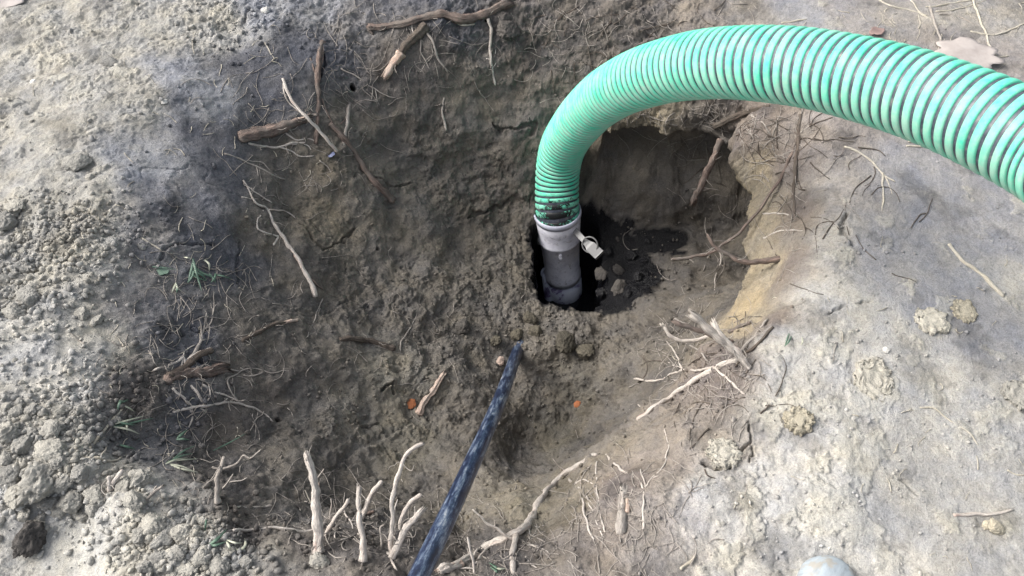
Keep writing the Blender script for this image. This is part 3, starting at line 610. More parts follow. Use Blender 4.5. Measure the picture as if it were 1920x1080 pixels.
dirt = math_(n, l, 'SUBTRACT', dirt, 0.50)
und = nd(n, "ShaderNodeMapRange"); und.inputs[1].default_value = 0.55; und.inputs[2].default_value = -0.25; und.inputs[4].default_value = 0.24; l.new(sep.outputs[2], und.inputs[0])
dirt = math_(n, l, 'ADD', dirt, und.outputs[0])
cm = nd(n, "ShaderNodeMapRange"); cm.inputs[1].default_value = 0.22; cm.inputs[2].default_value = 0.85; l.new(dirt, cm.inputs[0])
c = mix(n, l, math_(n, l, 'MULTIPLY', cm.outputs[0], 0.62), green, (0.44, 0.50, 0.45))
# splashed black sludge close to the coupling
vd = nd(n, "ShaderNodeVectorMath", operation='DISTANCE'); l.new(pos, vd.inputs[0]); vd.inputs[1].default_value = tuple(ct + ax * 0.018 + Vector((-0.008, -0.058, 0.015)))
tz = math_(n, l, 'ADD', math_(n, l, 'MULTIPLY', vd.outputs["Value"], -17.0), math_(n, l, 'MULTIPLY', noise(n, l, pos, 48, 7, 0.85, 1.2), 4.6))
tz = math_(n, l, 'SUBTRACT', tz, 1.05)
tar = ramp(n, l, tz, [(0.36, g), (0.44, W1)])
c = mix(n, l, tar, c, (0.006, 0.007, 0.008))
c = mix(n, l, ramp(n, l, nf2, [(0.66, g), (0.74, (0.6, 0.6, 0.6))]), c, (0.30, 0.27, 0.22))
l.new(c, b.inputs["Base Color"]); b.inputs["Specular IOR Level"].default_value = 0.35
b.inputs["Roughness"].default_value = 0.5; bump(n, l, b, nf2, 0.25, 0.002)
M_WALL, n, l, b = new_mat("dark_hose_wall")
pos = nd(n, "ShaderNodeNewGeometry").outputs["Position"]
c = ramp(n, l, noise(n, l, pos, 70, 6, 0.7), [(0.34, (0.022, 0.027, 0.042)), (0.55, (0.065, 0.074, 0.098)), (0.72, (0.20, 0.195, 0.175))])
l.new(c, b.inputs["Base Color"]); b.inputs["Roughness"].default_value = 0.45
hose = empty("suction_hose", cb); props(hose, "thick green ribbed suction hose arching out of the pit to the right", "hose")
V, Fq = helix([(-0.2, HR - 0.0036), (0.1, HR - 0.0032), (0.5, HR - 0.0030), (0.9, HR - 0.0032), (1.2, HR - 0.0036)], True)
mesh_obj("hose_wall", V, Fq, M_WALL, hose, cb)
V, Fq = helix([(0.0, HR - 0.0085), (0.0, HR - 0.0036), (0.05, HR - 0.0016), (0.14, HR - 0.0005), (0.30, HR - 0.00005), (0.5, HR), (0.70, HR - 0.00005), (0.86, HR - 0.0005), (0.95, HR - 0.0016), (1.0, HR - 0.0036), (1.0, HR - 0.0085)])
mesh_obj("spiral_rib", V, Fq, M_RIB, hose, cb)

M_COUP, n, l, b = new_mat("grey_coupling")
co = objco(n); c = ramp(n, l, noise(n, l, co, 28, 6, 0.7), [(0.3, (0.44, 0.44, 0.52)), (0.5, (0.66, 0.66, 0.73)), (0.72, (0.76, 0.76, 0.81))])
c = mix(n, l, ramp(n, l, noise(n, l, co, 45, 7, 0.75, 0.8), [(0.56, g), (0.68, (0.85, 0.85, 0.85))]), c, (0.11, 0.095, 0.08))
l.new(c, b.inputs["Base Color"]); b.inputs["Metallic"].default_value = 0.0; b.inputs["Roughness"].default_value = 0.5
bump(n, l, b, noise(n, l, co, 120, 5), 0.25, 0.002)
M_COLLAR = flat("pale_collar", (0.38, 0.39, 0.47), (0.50, 0.51, 0.60), 0.45, 35)
M_METAL, n, l, b = new_mat("dull_metal"); b.inputs["Base Color"].default_value = (0.17, 0.17, 0.17, 1); b.inputs["Metallic"].default_value = 0.3; b.inputs["Roughness"].default_value = 0.5
bump(n, l, b, noise(n, l, objco(n), 90, 4), 0.2, 0.002)

ux = Vector((1, 0, 0)); ux = (ux - ax * ux.dot(ax)).normalized(); uy = ax.cross(ux)
def lathe(prof, segs=64, mod=None):
    V, Fc = [], []
    for t, r in prof:
        for k in range(segs):
            a = 2 * math.pi * k / segs; rr_ = r * (mod(a, t) if mod else 1)
            V.append(ct + ax * t + (ux * math.cos(a) + uy * math.sin(a)) * rr_)
    for i in range(len(prof) - 1):
        for k in range(segs):
            k2 = (k + 1) % segs; Fc.append([i * segs + k, i * segs + k2, (i + 1) * segs + k2, (i + 1) * segs + k])
    return V, Fc
V, Fc = lathe([(-0.03, 0.0605), (-0.012, 0.0655), (-0.016, 0.0690), (-0.05, 0.0665), (-0.098, 0.0635), (-0.102, 0.0655), (-0.112, 0.0655), (-0.116, 0.0605), (-0.2, 0.0575), (-0.265, 0.056), (-0.270, 0.0595), (-0.290, 0.0595), (-0.294, 0.053), (-0.40, 0.052)],
              mod=lambda a, t: 1 + (0.03 * max(0, math.cos(a * 2)) ** 6 if -0.2 < t < -0.11 else 0))
coup = mesh_obj("coupling", V, Fc, M_COUP, hose, cb)
V, Fc = lathe([(-0.028, 0.0600), (-0.002, 0.0655), (0.004, 0.0675), (0.003, 0.0705), (-0.006, 0.0715), (-0.016, 0.0705), (-0.0165, 0.066)])
mesh_obj("collar", V, Fc, M_COLLAR, coup, cb)
def torus(c_, nx, ny, R_, r_, a=40, bb=10):
    nz_ = nx.cross(ny); V, Fc = [], []
    for i in range(a):
        t = 2 * math.pi * i / a; d = nx * math.cos(t) + ny * math.sin(t)
        for k in range(bb):
            p = 2 * math.pi * k / bb; V.append(c_ + d * (R_ + r_ * math.cos(p)) + nz_ * r_ * math.sin(p))
    for i in range(a):
        for k in range(bb): Fc.append([i * bb + k, ((i + 1) % a) * bb + k, ((i + 1) % a) * bb + (k + 1) % bb, i * bb + (k + 1) % bb])
    return V, Fc
def slab(sections):
    """box loft: each section (centre, half-width vec, half-thickness vec)"""
    V, Fc = [], []
    for c_, hw, ht in sections: V += [c_ - hw - ht, c_ + hw - ht, c_ + hw + ht, c_ - hw + ht]
    for i in range(len(sections) - 1):
        for k in range(4):
            k2 = (k + 1) % 4; Fc.append([i * 4 + k, i * 4 + k2, i * 4 + 4 + k2, i * 4 + 4 + k])
    m = 4 * (len(sections) - 1); Fc += [[3, 2, 1, 0], [m, m + 1, m + 2, m + 3]]
    return V, Fc
def bevelled(o, w_):
    m = o.modifiers.new("bevel", 'BEVEL'); m.width = w_; m.segments = 2; return o
A0 = at_depth(1080, 434, 2.385); A1 = at_depth(1096, 452, 2.365); A2 = at_depth(1104, 459, 2.36); A3 = at_depth(1124, 478, 2.35)
dl = (A3 - A0).normalized(); vw = (CAM - A2).normalized(); sd = dl.cross(vw).normalized(); th = sd.cross(dl).normalized()
V, Fc = slab([(A0 - dl * 0.02, sd * 0.009, th * 0.006), (A0, sd * 0.009, th * 0.006), (A1, sd * 0.0085, th * 0.005), (A2, sd * 0.0125, th * 0.005), (A2 + dl * 0.008, sd * 0.0165, th * 0.006), (A3, sd * 0.017, th * 0.009), (A3 + dl * 0.002, sd * 0.017, th * 0.010)])
lev = bevelled(mesh_obj("cam_lever", V, Fc, M_METAL, coup, cb, smooth=False), 0.002)
tl = (th * 0.8 + sd * 0.35 + dl * 0.2).normalized(); r1 = dl.copy(); r1 = (r1 - tl * r1.dot(tl)).normalized(); r2 = tl.cross(r1)
V, Fc = torus(at_depth(1106, 459, 2.352), r1, r2, 0.0235, 0.0024); mesh_obj("pull_ring", V, Fc, M_METAL, coup, cb)
# the folded lever on the far side and the small lug on the front
f0 = ct - ax * 0.03 - ux * 0.07
V, Fc = slab([(f0, uy * 0.009, ux * 0.005), (f0 - ax * 0.05 + ux * 0.002, uy * 0.0085, ux * 0.005), (f0 - ax * 0.10 + ux * 0.006, uy * 0.011, ux * 0.004)])
bevelled(mesh_obj("cam_lever", V, Fc, M_METAL, coup, cb, smooth=False), 0.002)
q0 = ct - ax * 0.125 - uy * 0.0605 * (1 if uy.y > 0 else -1)
V, Fc = slab([(q0, ux * 0.004, uy * 0.003), (q0 - ax * 0.018, ux * 0.005, uy * 0.004), (q0 - ax * 0.028, ux * 0.003, uy * 0.002)])
bevelled(mesh_obj("lug", V, Fc, M_COUP, coup, cb, smooth=False), 0.0012)

# ------------------------------------------------------------------ primer-stained pipe socket the coupling sits in
M_PVC, n, l, b = new_mat("purple_stained_pvc")
co = objco(n); c = ramp(n, l, noise(n, l, co, 22, 5, 0.65, 0.8), [(0.30, (0.05, 0.03, 0.08)), (0.40, (0.2, 0.17, 0.32)), (0.46, (0.55, 0.58, 0.70)), (0.75, (0.68, 0.72, 0.80))])
l.new(c, b.inputs["Base Color"]); b.inputs["Roughness"].default_value = 0.45
def tube_obj(name, path, r, mat, parent, origin, segs=36):
    V, Fc = tube_geo(path, [r] * len(path), segs); return mesh_obj(name, V, Fc, mat, parent, origin)
sock = empty("inlet_pipe", cb); props(sock, "purple stained pale pipe socket under the grey coupling", "pipe")
bb0 = ct - ax * 0.305
tube_obj("socket", [bb0, bb0 - ax * 0.06, bb0 - ax * 0.2], 0.0605, M_PVC, sock, cb)
s0 = at_depth(1026, 512, 2.60); s1 = at_depth(1030, 548, 2.64)
tube_obj("side_branch", [s0 + Vector((0, 0.0, 0.0)), s1, s1 + (s1 - s0) * 1.6], 0.019, M_PVC, sock, cb, 24)
V, Fc = torus(s0, Vector((1, 0, 0)), Vector((0, 0.8, 0.6)), 0.0175, 0.004, 28, 8); mesh_obj("rim", V, Fc, M_PVC, sock, cb)

# ------------------------------------------------------------------ black plastic pipe
M_PIPE, n, l, b = new_mat("black_pipe")
co = nd(n, "ShaderNodeAttribute", attribute_name="grain").outputs["Vector"]; f = math_(n, l, 'ADD', math_(n, l, 'MULTIPLY', noise(n, l, co, 75, 8, 0.75, 0.3), 0.8), math_(n, l, 'MULTIPLY', noise(n, l, objco(n), 160, 5, 0.7), 0.22))
c = ramp(n, l, f, [(0.40, (0.006, 0.010, 0.024)), (0.49, (0.012, 0.022, 0.055)), (0.555, (0.08, 0.11, 0.165)), (0.66, (0.30, 0.32, 0.34))])
l.new(c, b.inputs["Base Color"]); b.inputs["Roughness"].default_value = 0.36; bump(n, l, b, f, 0.15, 0.003)
PR = 0.0158
e1, _, dfar = hit(968, 668)
pp = [at_depth(990, 610, dfar + 0.10), at_depth(978, 640, dfar + 0.022), at_depth(969, 662, dfar - 0.012)]
nearD = 2 * PR * F / 41.0
for t, (a, b_) in ((0.25, (938, 748)), (0.5, (897, 842)), (0.75, (850, 945)), (1.0, (786, 1080))):
    dist = 1 / ((1 - t) / (dfar - 0.012) + t / nearD); pp.append(at_depth(a, b_, dist))
dr = (pp[-1] - pp[-2]).normalized()
pp += [pp[-1] + dr * 0.25, pp[-1] + dr * 0.5 + Vector((-0.06, 0, -0.12)), pp[-1] + dr * 0.75 + Vector((-0.2, 0, -0.36))]
path = catmull(pp, 16)
V, Fc = tube_geo(path, [PR] * len(path), 26)
gr = GRAIN[0]; o = mesh_obj("plastic_pipe", V, Fc, M_PIPE, None, pp[2]); set_grain(o, gr); props(o, "slim blue black plastic pipe smeared with dried mud rising from the pit floor", "pipe")
ph = at_depth(985, 622, hit(985, 622)[2] + 0.004)

# ------------------------------------------------------------------ roots
B, BD, PA, PG = M_BARK, M_BARKDARK, M_PALE, M_PALEGREY
GRP = "cut tree roots in the pit walls"
root("thick broken reddish root stub pointing right from the dark upper left slope", [(450, 258), (485, 250), (520, 242), (552, 230), (578, 221)], .0123, .0098, B, ragged=1.0, rough=.42, rib=.10, ends=[([(560, 226), (578, 219), (592, 215)], .007, .004)], group=GRP)
root("upright reddish broken root with muddy top crossing the thick reddish stub", [(604, 78), (597, 120), (596, 165), (597, 200), (594, 235), (594, 267)], .0068, .0053, B, [([(583, 110), (588, 130), (597, 140), (604, 120), (606, 88)], .0028, .0015)], ragged=1.2, rough=.25, group=GRP)
root("pale thin root bent across the upright reddish root", [(531, 148, .01), (545, 185, .02), (575, 220, .03), (600, 246, .03), (620, 270, .02), (632, 285, .01)], .0036, .0048, PA, [([(531, 150), (533, 175), (545, 195), (560, 210)], .0026, .0018)], group=GRP)
root("short pale straight root standing right of the upright reddish root", [(658, 165), (654, 205), (649, 240), (643, 287)], .0055, .0052, PG, ragged=.8, group=GRP)
root("long red brown root running down into the left pit wall", [(620, 232), (650, 265), (672, 297), (700, 338), (722, 360), (738, 378)], .0072, .0098, B, [([(605, 185), (618, 222), (640, 250)], .0026, .002), ([(640, 232), (655, 215), (650, 240)], .002, .0014)], rough=.25, group=GRP)
root("spray of fine pale rootlets beneath the thick broken stub", [(465, 268), (490, 274), (520, 276), (548, 268), (572, 268)], .0032, .0026, PA, [([(520, 275), (545, 283), (565, 293), (588, 292)], .0026, .0015), ([(535, 250), (555, 262), (580, 260), (592, 266)], .0022, .0014), ([(548, 270), (575, 272), (590, 298)], .002, .0012), ([(600, 300), (618, 318), (622, 345)], .0018, .0012, False, PG)], group=GRP)
root("thin forked grey rootlet on the dark slope left of the pit", [(420, 288), (450, 298), (480, 312), (508, 326), (534, 337)], .0022, .0026, PG, [([(465, 300), (490, 305), (505, 318), (520, 328)], .0018, .0014), ([(480, 312), (484, 330)], .0014, .001)], group=GRP)
root("long tapering pale root with curling side rootlets on the left pit slope", [(592, 556), (575, 515), (553, 478), (535, 450), (518, 428), (508, 405), (500, 392), (480, 380), (466, 355), (455, 338)], .0062, .0018, PA,
     [([(500, 393), (520, 394), (538, 397), (555, 410)], .0026, .0014), ([(523, 442), (500, 438), (483, 428), (484, 412), (490, 404)], .0028, .0018), ([(522, 445), (512, 460)], .0034, .003), ([(463, 350), (482, 362), (510, 381)], .0022, .0016), ([(578, 518), (592, 532), (605, 543)], .0028, .0016, False, B), ([(494, 395), (496, 420)], .0018, .0014), ([(452, 370), (468, 373), (486, 372)], .0014, .001)], group=GRP)
root("rough shaggy root lying along the far rim with torn bark", [(690, 52), (725, 50), (762, 43), (800, 32), (830, 27), (865, 36), (900, 30), (930, 16), (955, 5)], .0081, .0115, B, [([(690, 50), (700, 65)], .005, .003), ([(850, 40), (872, 48), (890, 44)], .0035, .002, False, M_STRAW), ([(770, 35), (775, 60), (774, 72)], .0026, .0016, False, PA)], rough=.4, rib=.1, ragged=.8, group=GRP)
root("snapped root hanging from the far wall with a peeled pinkish end", [(800, 48), (785, 62), (770, 76), (757, 92), (742, 114), (726, 137)], .0123, .0089, BD, rough=.25, ragged=.8, ends=[([(752, 98, .004), (740, 116, .004), (725, 139, .004)], .0118, .0088)], group=GRP)
root("thin white root with hair rootlets hanging down the far wall", [(915, 35), (921, 62), (919, 90), (920, 115), (925, 138), (928, 160)], .0042, .003, PA, [([(921, 118), (928, 98), (931, 84)], .002, .0014), ([(920, 112), (912, 110)], .0016, .001), ([(922, 128), (930, 118)], .0016, .001)], group=GRP)
root("thin grey rootlet slanting down beside the peeled snapped root", [(796, 55), (812, 80), (822, 110), (840, 136)], .0032, .0024, PG, [([(790, 75), (790, 100), (803, 125), (812, 150)], .0022, .0014)], group=GRP)
root("short pale rootlet curling on the bare middle of the far wall", [(833, 184), (830, 205), (832, 225), (837, 245)], .003, .0036, PG, group=GRP)
root("fan of hair thin rootlets on the far wall left of the peeled root", [(640, 128), (670, 145), (700, 165), (720, 178), (742, 183)], .0022, .0014, PG, [([(676, 150), (682, 170), (698, 183)], .0018, .001), ([(698, 163), (697, 185), (693, 203)], .0016, .001), ([(703, 168), (708, 185), (712, 200)], .0016, .001), ([(655, 92), (668, 102), (680, 113)], .0018, .001)], group=GRP)
root("stout red brown broken root jutting from the matted overhang under the hose", [(1352, 262), (1343, 283), (1332, 308), (1320, 335), (1307, 362), (1301, 376)], .0106, .0081, B, [([(1298, 355), (1318, 352), (1350, 357)], .0016, .001, True, PG)], free=True, ragged=1.4, rough=.22, group=GRP)
root("muddy root lying under the hose along the back right ledge", [(1440, 200), (1400, 210), (1365, 225), (1338, 238)], .0072, .0089, BD, [([(1410, 215), (1430, 232), (1446, 252)], .0026, .0016, False, PG)], rough=.25, group=GRP)
root("long thin bare root arching out over the pit from the right wall", [(1492, 262), (1484, 290), (1468, 325), (1448, 358), (1420, 398), (1390, 432), (1358, 458), (1330, 474), (1300, 482), (1258, 486)], .0036, .0032, B, [([(1330, 474), (1300, 482), (1258, 487)], .0042, .0032, True, PA)], free=True, group=GRP, rough=.12)
root("forked reddish root stub reaching from the right clay face", [(1462, 484), (1435, 490), (1410, 492), (1385, 488), (1362, 476), (1342, 464), (1326, 440)], .0072, .0034, B, [([(1345, 466), (1330, 478), (1322, 498), (1318, 508)], .0026, .0014, True, PG), ([(1348, 468), (1352, 490), (1342, 515), (1340, 545)], .003, .0016, True, PA), ([(1395, 490), (1370, 480), (1345, 467)], .0055, .004, True, PA)], free=True, group=GRP)
root("vertical dark root hugging the right wall below the hose", [(1500, 215), (1497, 260), (1492, 310), (1488, 360), (1490, 400)], .0051, .0034, BD, [([(1500, 250), (1515, 238), (1530, 230)], .002, .0014, False, PG)], group=GRP)
root("small pale rootlet lying across the right clay face", [(1430, 402), (1448, 399), (1465, 401), (1482, 404)], .0024, .0016, PA, group=GRP)
root("second small pale rootlet lower on the right clay face", [(1432, 446), (1455, 436), (1480, 431), (1505, 433)], .0024, .0014, PA, group=GRP)
root("thick grey splintered root pointing up left from the right rim bundle", [(1405, 690), (1382, 665), (1360, 645), (1330, 618), (1302, 594)], .0058, .0085, PG, [([(1345, 630), (1325, 612), (1300, 598)], .0045, .003, True, PA)], free=True, ragged=1.5, rough=.22, group=GRP)
root("red cut root with pale end in the right rim bundle", [(1375, 642), (1345, 632), (1310, 620), (1285, 611), (1264, 603)], .0041, .0053, B, [([(1290, 613), (1276, 607), (1263, 600)], .0078, .0062, True, PA)], free=True, ragged=1.0, group=GRP)
root("pale curved root forking at its tip in the right rim bundle", [(1330, 630), (1305, 637), (1282, 640), (1262, 632), (1248, 618), (1241, 610)], .0038, .004, PA, [([(1275, 640), (1295, 648), (1315, 662), (1330, 680)], .0024, .0018, False, PG), ([(1255, 625), (1247, 608)], .0026, .002)], free=True, ragged=1.2, group=GRP)
root("pale splintered root crossing the right rim bundle", [(1405, 690), (1388, 668), (1370, 648), (1352, 628), (1338, 607)], .0062, .005, PA, free=True, ragged=1.8, rough=.3, group=GRP)
root("long straight pale root slanting down left from the right rim bundle", [(1392, 668), (1362, 682), (1330, 697), (1295, 718), (1260, 742), (1225, 765), (1193, 788)], .0066, .0048, PA, [([(1215, 770), (1200, 762), (1196, 760)], .0022, .0014), ([(1380, 672), (1370, 690)], .0022, .0014)], group=GRP)
root("thin wavy pale root below the right rim bundle", [(1190, 710), (1215, 714), (1240, 712), (1262, 700), (1285, 694), (1310, 695), (1335, 688), (1352, 700), (1372, 718), (1396, 740)], .003, .0024, PA, [([(1279, 694), (1268, 665), (1250, 640), (1232, 624)], .0022, .0015), ([(1280, 690), (1262, 685), (1254, 680)], .0016, .001), ([(1240, 712), (1262, 712), (1278, 718)], .0018, .0012)], group=GRP)
root("dark reddish root pair leaving the right rim bundle to the right", [(1410, 603), (1390, 612), (1365, 622)], .0036, .0047, B, [([(1440, 600), (1410, 635), (1385, 665)], .0026, .0032, False, PG), ([(1450, 612), (1420, 645), (1395, 665)], .0028, .0034, False, BD)], group=GRP)
root("splintered pinkish root stump low on the left slope", [(312, 712), (335, 705), (360, 699), (388, 697), (412, 692)], .0093, .0098, B, [([(318, 706), (345, 690), (372, 668), (398, 656)], .0085, .0065, False, BD), ([(345, 680), (368, 664), (396, 652)], .004, .003, False, PA), ([(365, 700), (395, 694), (415, 688)], .005, .006, False, M_TORN)], ragged=1.8, rough=.4, rib=.12, group=GRP)
root("branching grey rootlet standing above the pinkish stump", [(352, 680), (368, 655), (378, 635), (383, 612), (386, 587)], .0042, .0018, PG, [([(378, 635), (377, 610), (374, 596)], .002, .0014), ([(382, 618), (396, 602), (400, 580), (408, 570)], .0022, .0014), ([(350, 685), (342, 672), (330, 680), (300, 690), (285, 696)], .003, .0022, False, PA), ([(340, 688), (346, 660), (365, 648)], .002, .0014, False, PA)], group=GRP)
root("pale rootlet net spreading below the pinkish stump", [(325, 772), (355, 766), (385, 760), (415, 757), (440, 754), (465, 762), (490, 772), (512, 790)], .0034, .0018, PA, [([(322, 728), (345, 745), (362, 762), (385, 770)], .003, .002), ([(358, 722), (372, 742), (385, 758)], .0034, .0024), ([(380, 722), (405, 735), (430, 745), (445, 752)], .0026, .0016), ([(356, 766), (362, 785), (352, 802), (340, 812)], .0022, .0012), ([(340, 742), (352, 760)], .002, .0014), ([(418, 756), (428, 748)], .0018, .0014), ([(475, 766), (475, 782)], .0016, .001), ([(392, 722), (392, 745), (380, 758)], .0016, .001)], group=GRP)
root("hair thin root looping right from the pinkish stump", [(445, 752), (430, 730), (428, 712), (445, 700), (465, 692), (490, 692), (508, 700), (530, 696), (548, 694)], .002, .0012, PG, [([(415, 690), (430, 692), (448, 697)], .002, .0014), ([(458, 703), (475, 705), (492, 699)], .0018, .0014)], group=GRP)
root("dark root half buried across the left pit wall", [(638, 637), (665, 635), (695, 640), (722, 648), (742, 655)], .0059, .0089, BD, [([(752, 660), (752, 640), (770, 615), (784, 580)], .0022, .0012, False, PG)], rough=.25, group=GRP)
root("orange tinged root emerging from the left slope above the pit", [(455, 640), (480, 625), (505, 612), (530, 604), (556, 600)], .0055, .0029, BD, [([(528, 605), (545, 601), (560, 600)], .0042, .003, False, M_TORN)], rough=.3, group=GRP)
root("thin grey straight root leaning on the left pit wall", [(605, 560), (595, 585), (585, 610), (576, 632)], .002, .0014, PG, group=GRP)
# sprouting cut roots along the near rim
NG = "cut roots sprouting from the near rim"
root("tallest straight pale stick root with shaggy nodes on the near rim", [(598, 1038), (596, 1000), (594, 960), (592, 925), (586, 890), (577, 856)], .0071, .0046, PA, [([(594, 945), (580, 942), (572, 940)], .0022, .0015), ([(593, 952), (578, 935), (570, 920)], .0017, .0010, True, M_STRAW), ([(590, 905), (600, 890), (606, 880)], .0014, .0010), ([(597, 960), (585, 975), (568, 990)], .0014, .0010), ([(592, 930), (596, 912), (595, 905)], .0023, .0014, True, M_TORN)], free=True, ragged=1.8, rough=.42, group=NG)
root("short split pale root right of the tallest stick root", [(609, 1005), (620, 985), (635, 965), (650, 942)], .0039, .0036, PA, [([(612, 985), (628, 1000), (627, 1035)], .0015, .0010), ([(618, 975), (622, 950), (621, 932)], .0015, .0010), ([(646, 958), (660, 985), (674, 1008)], .0017, .0010), ([(646, 945), (646, 922)], .0012, .0008)], free=True, ragged=1.8, group=NG, rough=.36)
root("long thin horizontal root crossing the base of the tallest stick root", [(436, 995), (470, 994), (505, 989), (540, 993), (575, 996), (592, 992), (612, 978)], .0023, .0027, PA, free=False, group=NG, rough=.36)
root("forked pale stick root with a pink scar near the middle of the near rim", [(681, 1052), (680, 1015), (676, 980), (672, 950), (671, 920)], .0057, .0037, PA, [([(678, 972), (686, 950), (698, 925), (718, 903)], .0049, .0048), ([(700, 962), (715, 978), (725, 985)], .0015, .0010), ([(676, 962), (690, 962), (700, 960)], .0037, .0034, True, B)], free=True, ragged=2.0, rough=.42, group=NG)
root("tall slender pale root bowing right at the tip left of the plastic pipe", [(737, 1042), (732, 1010), (736, 975), (736, 945), (742, 905), (755, 868), (770, 845), (792, 832)], .0036, .0029, PA, [([(736, 1005), (741, 985), (738, 965), (747, 935)], .0017, .0012), ([(752, 898), (756, 904)], .0012, .0008), ([(716, 1025), (714, 992), (722, 985)], .0017, .0014)], free=True, ragged=1.5, group=NG, rough=.36)
root("stubby forked pale root with frayed tip beside the plastic pipe", [(735, 1045), (750, 1012), (762, 990), (777, 973), (790, 958)], .0064, .0042, PA, [([(750, 992), (757, 965), (770, 942), (790, 927)], .0042, .0043), ([(778, 972), (780, 958), (778, 950)], .0020, .0014)], free=True, ragged=2.2, rough=.3, group=NG)
root("thin broken root sticking up near the front left of the near rim", [(727, 1035), (735, 1055), (745, 1072)], .0019, .0014, PA, free=True, group=NG, rough=.36)
root("grey cut root with crooked side arm on the left of the near rim", [(408, 945), (408, 915), (408, 890), (414, 872), (421, 857)], .0048, .0031, PG, [([(398, 877), (425, 877), (445, 868), (455, 855), (472, 858), (490, 842)], .0024, .0014), ([(418, 917), (428, 902), (437, 890)], .0019, .0015), ([(430, 904), (448, 902), (462, 896)], .0015, .0010)], free=True, group=NG, rough=.36)
root("short pale twig lying flat on the dark slope behind the near rim", [(438, 951), (460, 950), (485, 951), (510, 949)], .0017, .0022, PA, [([(440, 950), (434, 935)], .0012, .0008)], group=NG, rough=.36)
root("pair of stubby pale root prongs on the crumbly left edge", [(205, 922), (203, 905), (202, 893)], .0036, .0029, PA, [([(209, 920), (215, 900), (230, 880)], .0037, .0042)], free=True, group=NG, rough=.36)
root("frayed pale root end on the crumbly left edge beside the prongs", [(270, 943), (285, 928), (305, 911)], .0030, .0027, PG, [([(285, 928), (294, 912)], .0019, .0014)], free=True, ragged=1.5, group=NG, rough=.36)
root("large pale forked root lying diagonally over the near rim", [(822, 1072), (852, 1062), (885, 1045), (920, 1022), (955, 1005), (985, 988), (1000, 965), (1018, 930), (1042, 903), (1075, 877), (1120, 853)], .0085, .0046, PA,
     [([(985, 985, 0), (968, 1005, 0), (962, 1035, 0), (962, 1075, 0)], .0057, .0051, False), ([(963, 1010), (945, 1002), (928, 990), (912, 980), (903, 968), (886, 955)], .0029, .0015, True), ([(928, 992), (929, 975)], .0017, .0014, True), ([(920, 1020), (900, 1045), (885, 1060)], .0027, .0020), ([(990, 985), (1005, 988), (1020, 984)], .0024, .0015), ([(992, 990), (994, 1010), (992, 1025)], .0014, .0010), ([(895, 1030), (880, 1050), (850, 1065)], .0023, .0030), ([(1060, 885), (1045, 870), (1037, 860)], .0014, .0008, True)], group=NG, wig=.0014, rough=.42, dd=-.01, ends=[([(865, 1056), (845, 1064), (824, 1071)], .0064, .0051, False)])
root("upright thin forked root in front of the large diagonal root", [(892, 1075), (885, 1045), (879, 1025), (876, 1008)], .0026, .0023, PA, [([(884, 1045), (876, 1030)], .0014, .0010), ([(892, 1068), (870, 1066), (862, 1068)], .0017, .0012)], free=True, group=NG, rough=.36)
root("short pale root lying on the right shoulder of the near rim", [(1136, 853), (1152, 870), (1168, 882), (1186, 896)], .0024, .0030, PA, group=NG, rough=.36)
root("hanging thin white root pair over the yellow clay right of the diagonal root", [(1068, 900), (1085, 915), (1092, 935), (1096, 965), (1103, 990), (1115, 1012)], .0030, .0017, PA, [([(1080, 905), (1095, 900), (1115, 911)], .0019, .0014), ([(1099, 930), (1110, 955), (1120, 980), (1130, 1008)], .0017, .0014), ([(1119, 865), (1118, 900), (1122, 940), (1130, 985), (1136, 1000)], .0019, .0015)], group=NG, rough=.36)
root("broken hollow pink stump stub in the right shoulder of the near rim", [(1166, 1000), (1164, 975), (1166, 950), (1168, 918)], .0091, .0064, PG, [([(1166, 955), (1167, 930), (1165, 912)], .0037, .0030, False, PA), ([(1178, 960), (1176, 935)], .0041, .0034, False, M_TORN)], ragged=2.0, rough=.35, group=NG)
root("thin white vertical root right of the hollow stump", [(1206, 992), (1207, 960), (1206, 930), (1204, 905)], .0023, .0017, PA, [([(1213, 910), (1225, 893), (1240, 880), (1247, 865), (1253, 855)], .0015, .0010), ([(1212, 912), (1203, 892), (1201, 880)], .0017, .0012), ([(1225, 895), (1235, 892)], .0012, .0008)], group=NG, rough=.36)
root("single thin pale root standing on the right front slope", [(1249, 858), (1253, 838), (1250, 820), (1247, 803)], .0015, .0010, PA, group=NG, rough=.36)
root("curved pale rootlet lying on the front right slope below the stump", [(990, 1022), (1005, 1025), (1018, 1028), (1029, 1036)], .0017, .0010, PA, [([(985, 1045), (995, 1055), (1008, 1065)], .0017, .0012)], group=NG, rough=.36)

# ------------------------------------------------------------------ twigs, straw, wood
TG = "dry twigs and straw on the ground"
def twig(label, pts, r0, r1, mat=M_STRAW, br=(), nm="twig", ct_="twig"): root(label, pts, r0, r1, mat, br, group=TG, name=nm, cat=ct_, rough=.1)
def wood(label, pts, r0, r1, mat): root(label, pts, r0, r1, mat, cat="wood splinter", name="wood_splinter", rough=.35, rib=.15, ragged=2)
wood("flat brown splinter of wood on the front left pit slope", [(784, 775), (800, 748), (816, 725), (831, 704)], .0075, .0055, M_TORN)
twig("grey twig alone on the bare right ground", [(1778, 458), (1805, 488), (1840, 515), (1882, 555)], .0036, .0042)
twig("pinkish twig lying level at the lower right edge", [(1788, 965), (1825, 965), (1860, 963), (1900, 957)], .0034, .0026, M_PALE)
twig("thin arched straw on the lower right ground", [(1725, 763), (1752, 768), (1785, 790), (1812, 808), (1834, 835)], .0018, .0014)
twig("forked straw right of the pit below the hose", [(1582, 276), (1612, 285), (1638, 308), (1655, 325), (1678, 342)], .0026, .0016, M_STRAW, [([(1655, 325), (1656, 360), (1655, 394)], .0022, .0018), ([(1660, 330), (1668, 350), (1672, 365)], .0016, .001)])
twig("upper of two short straws tucked under the hose", [(1702, 264), (1725, 268), (1755, 272)], .0026, .0022)
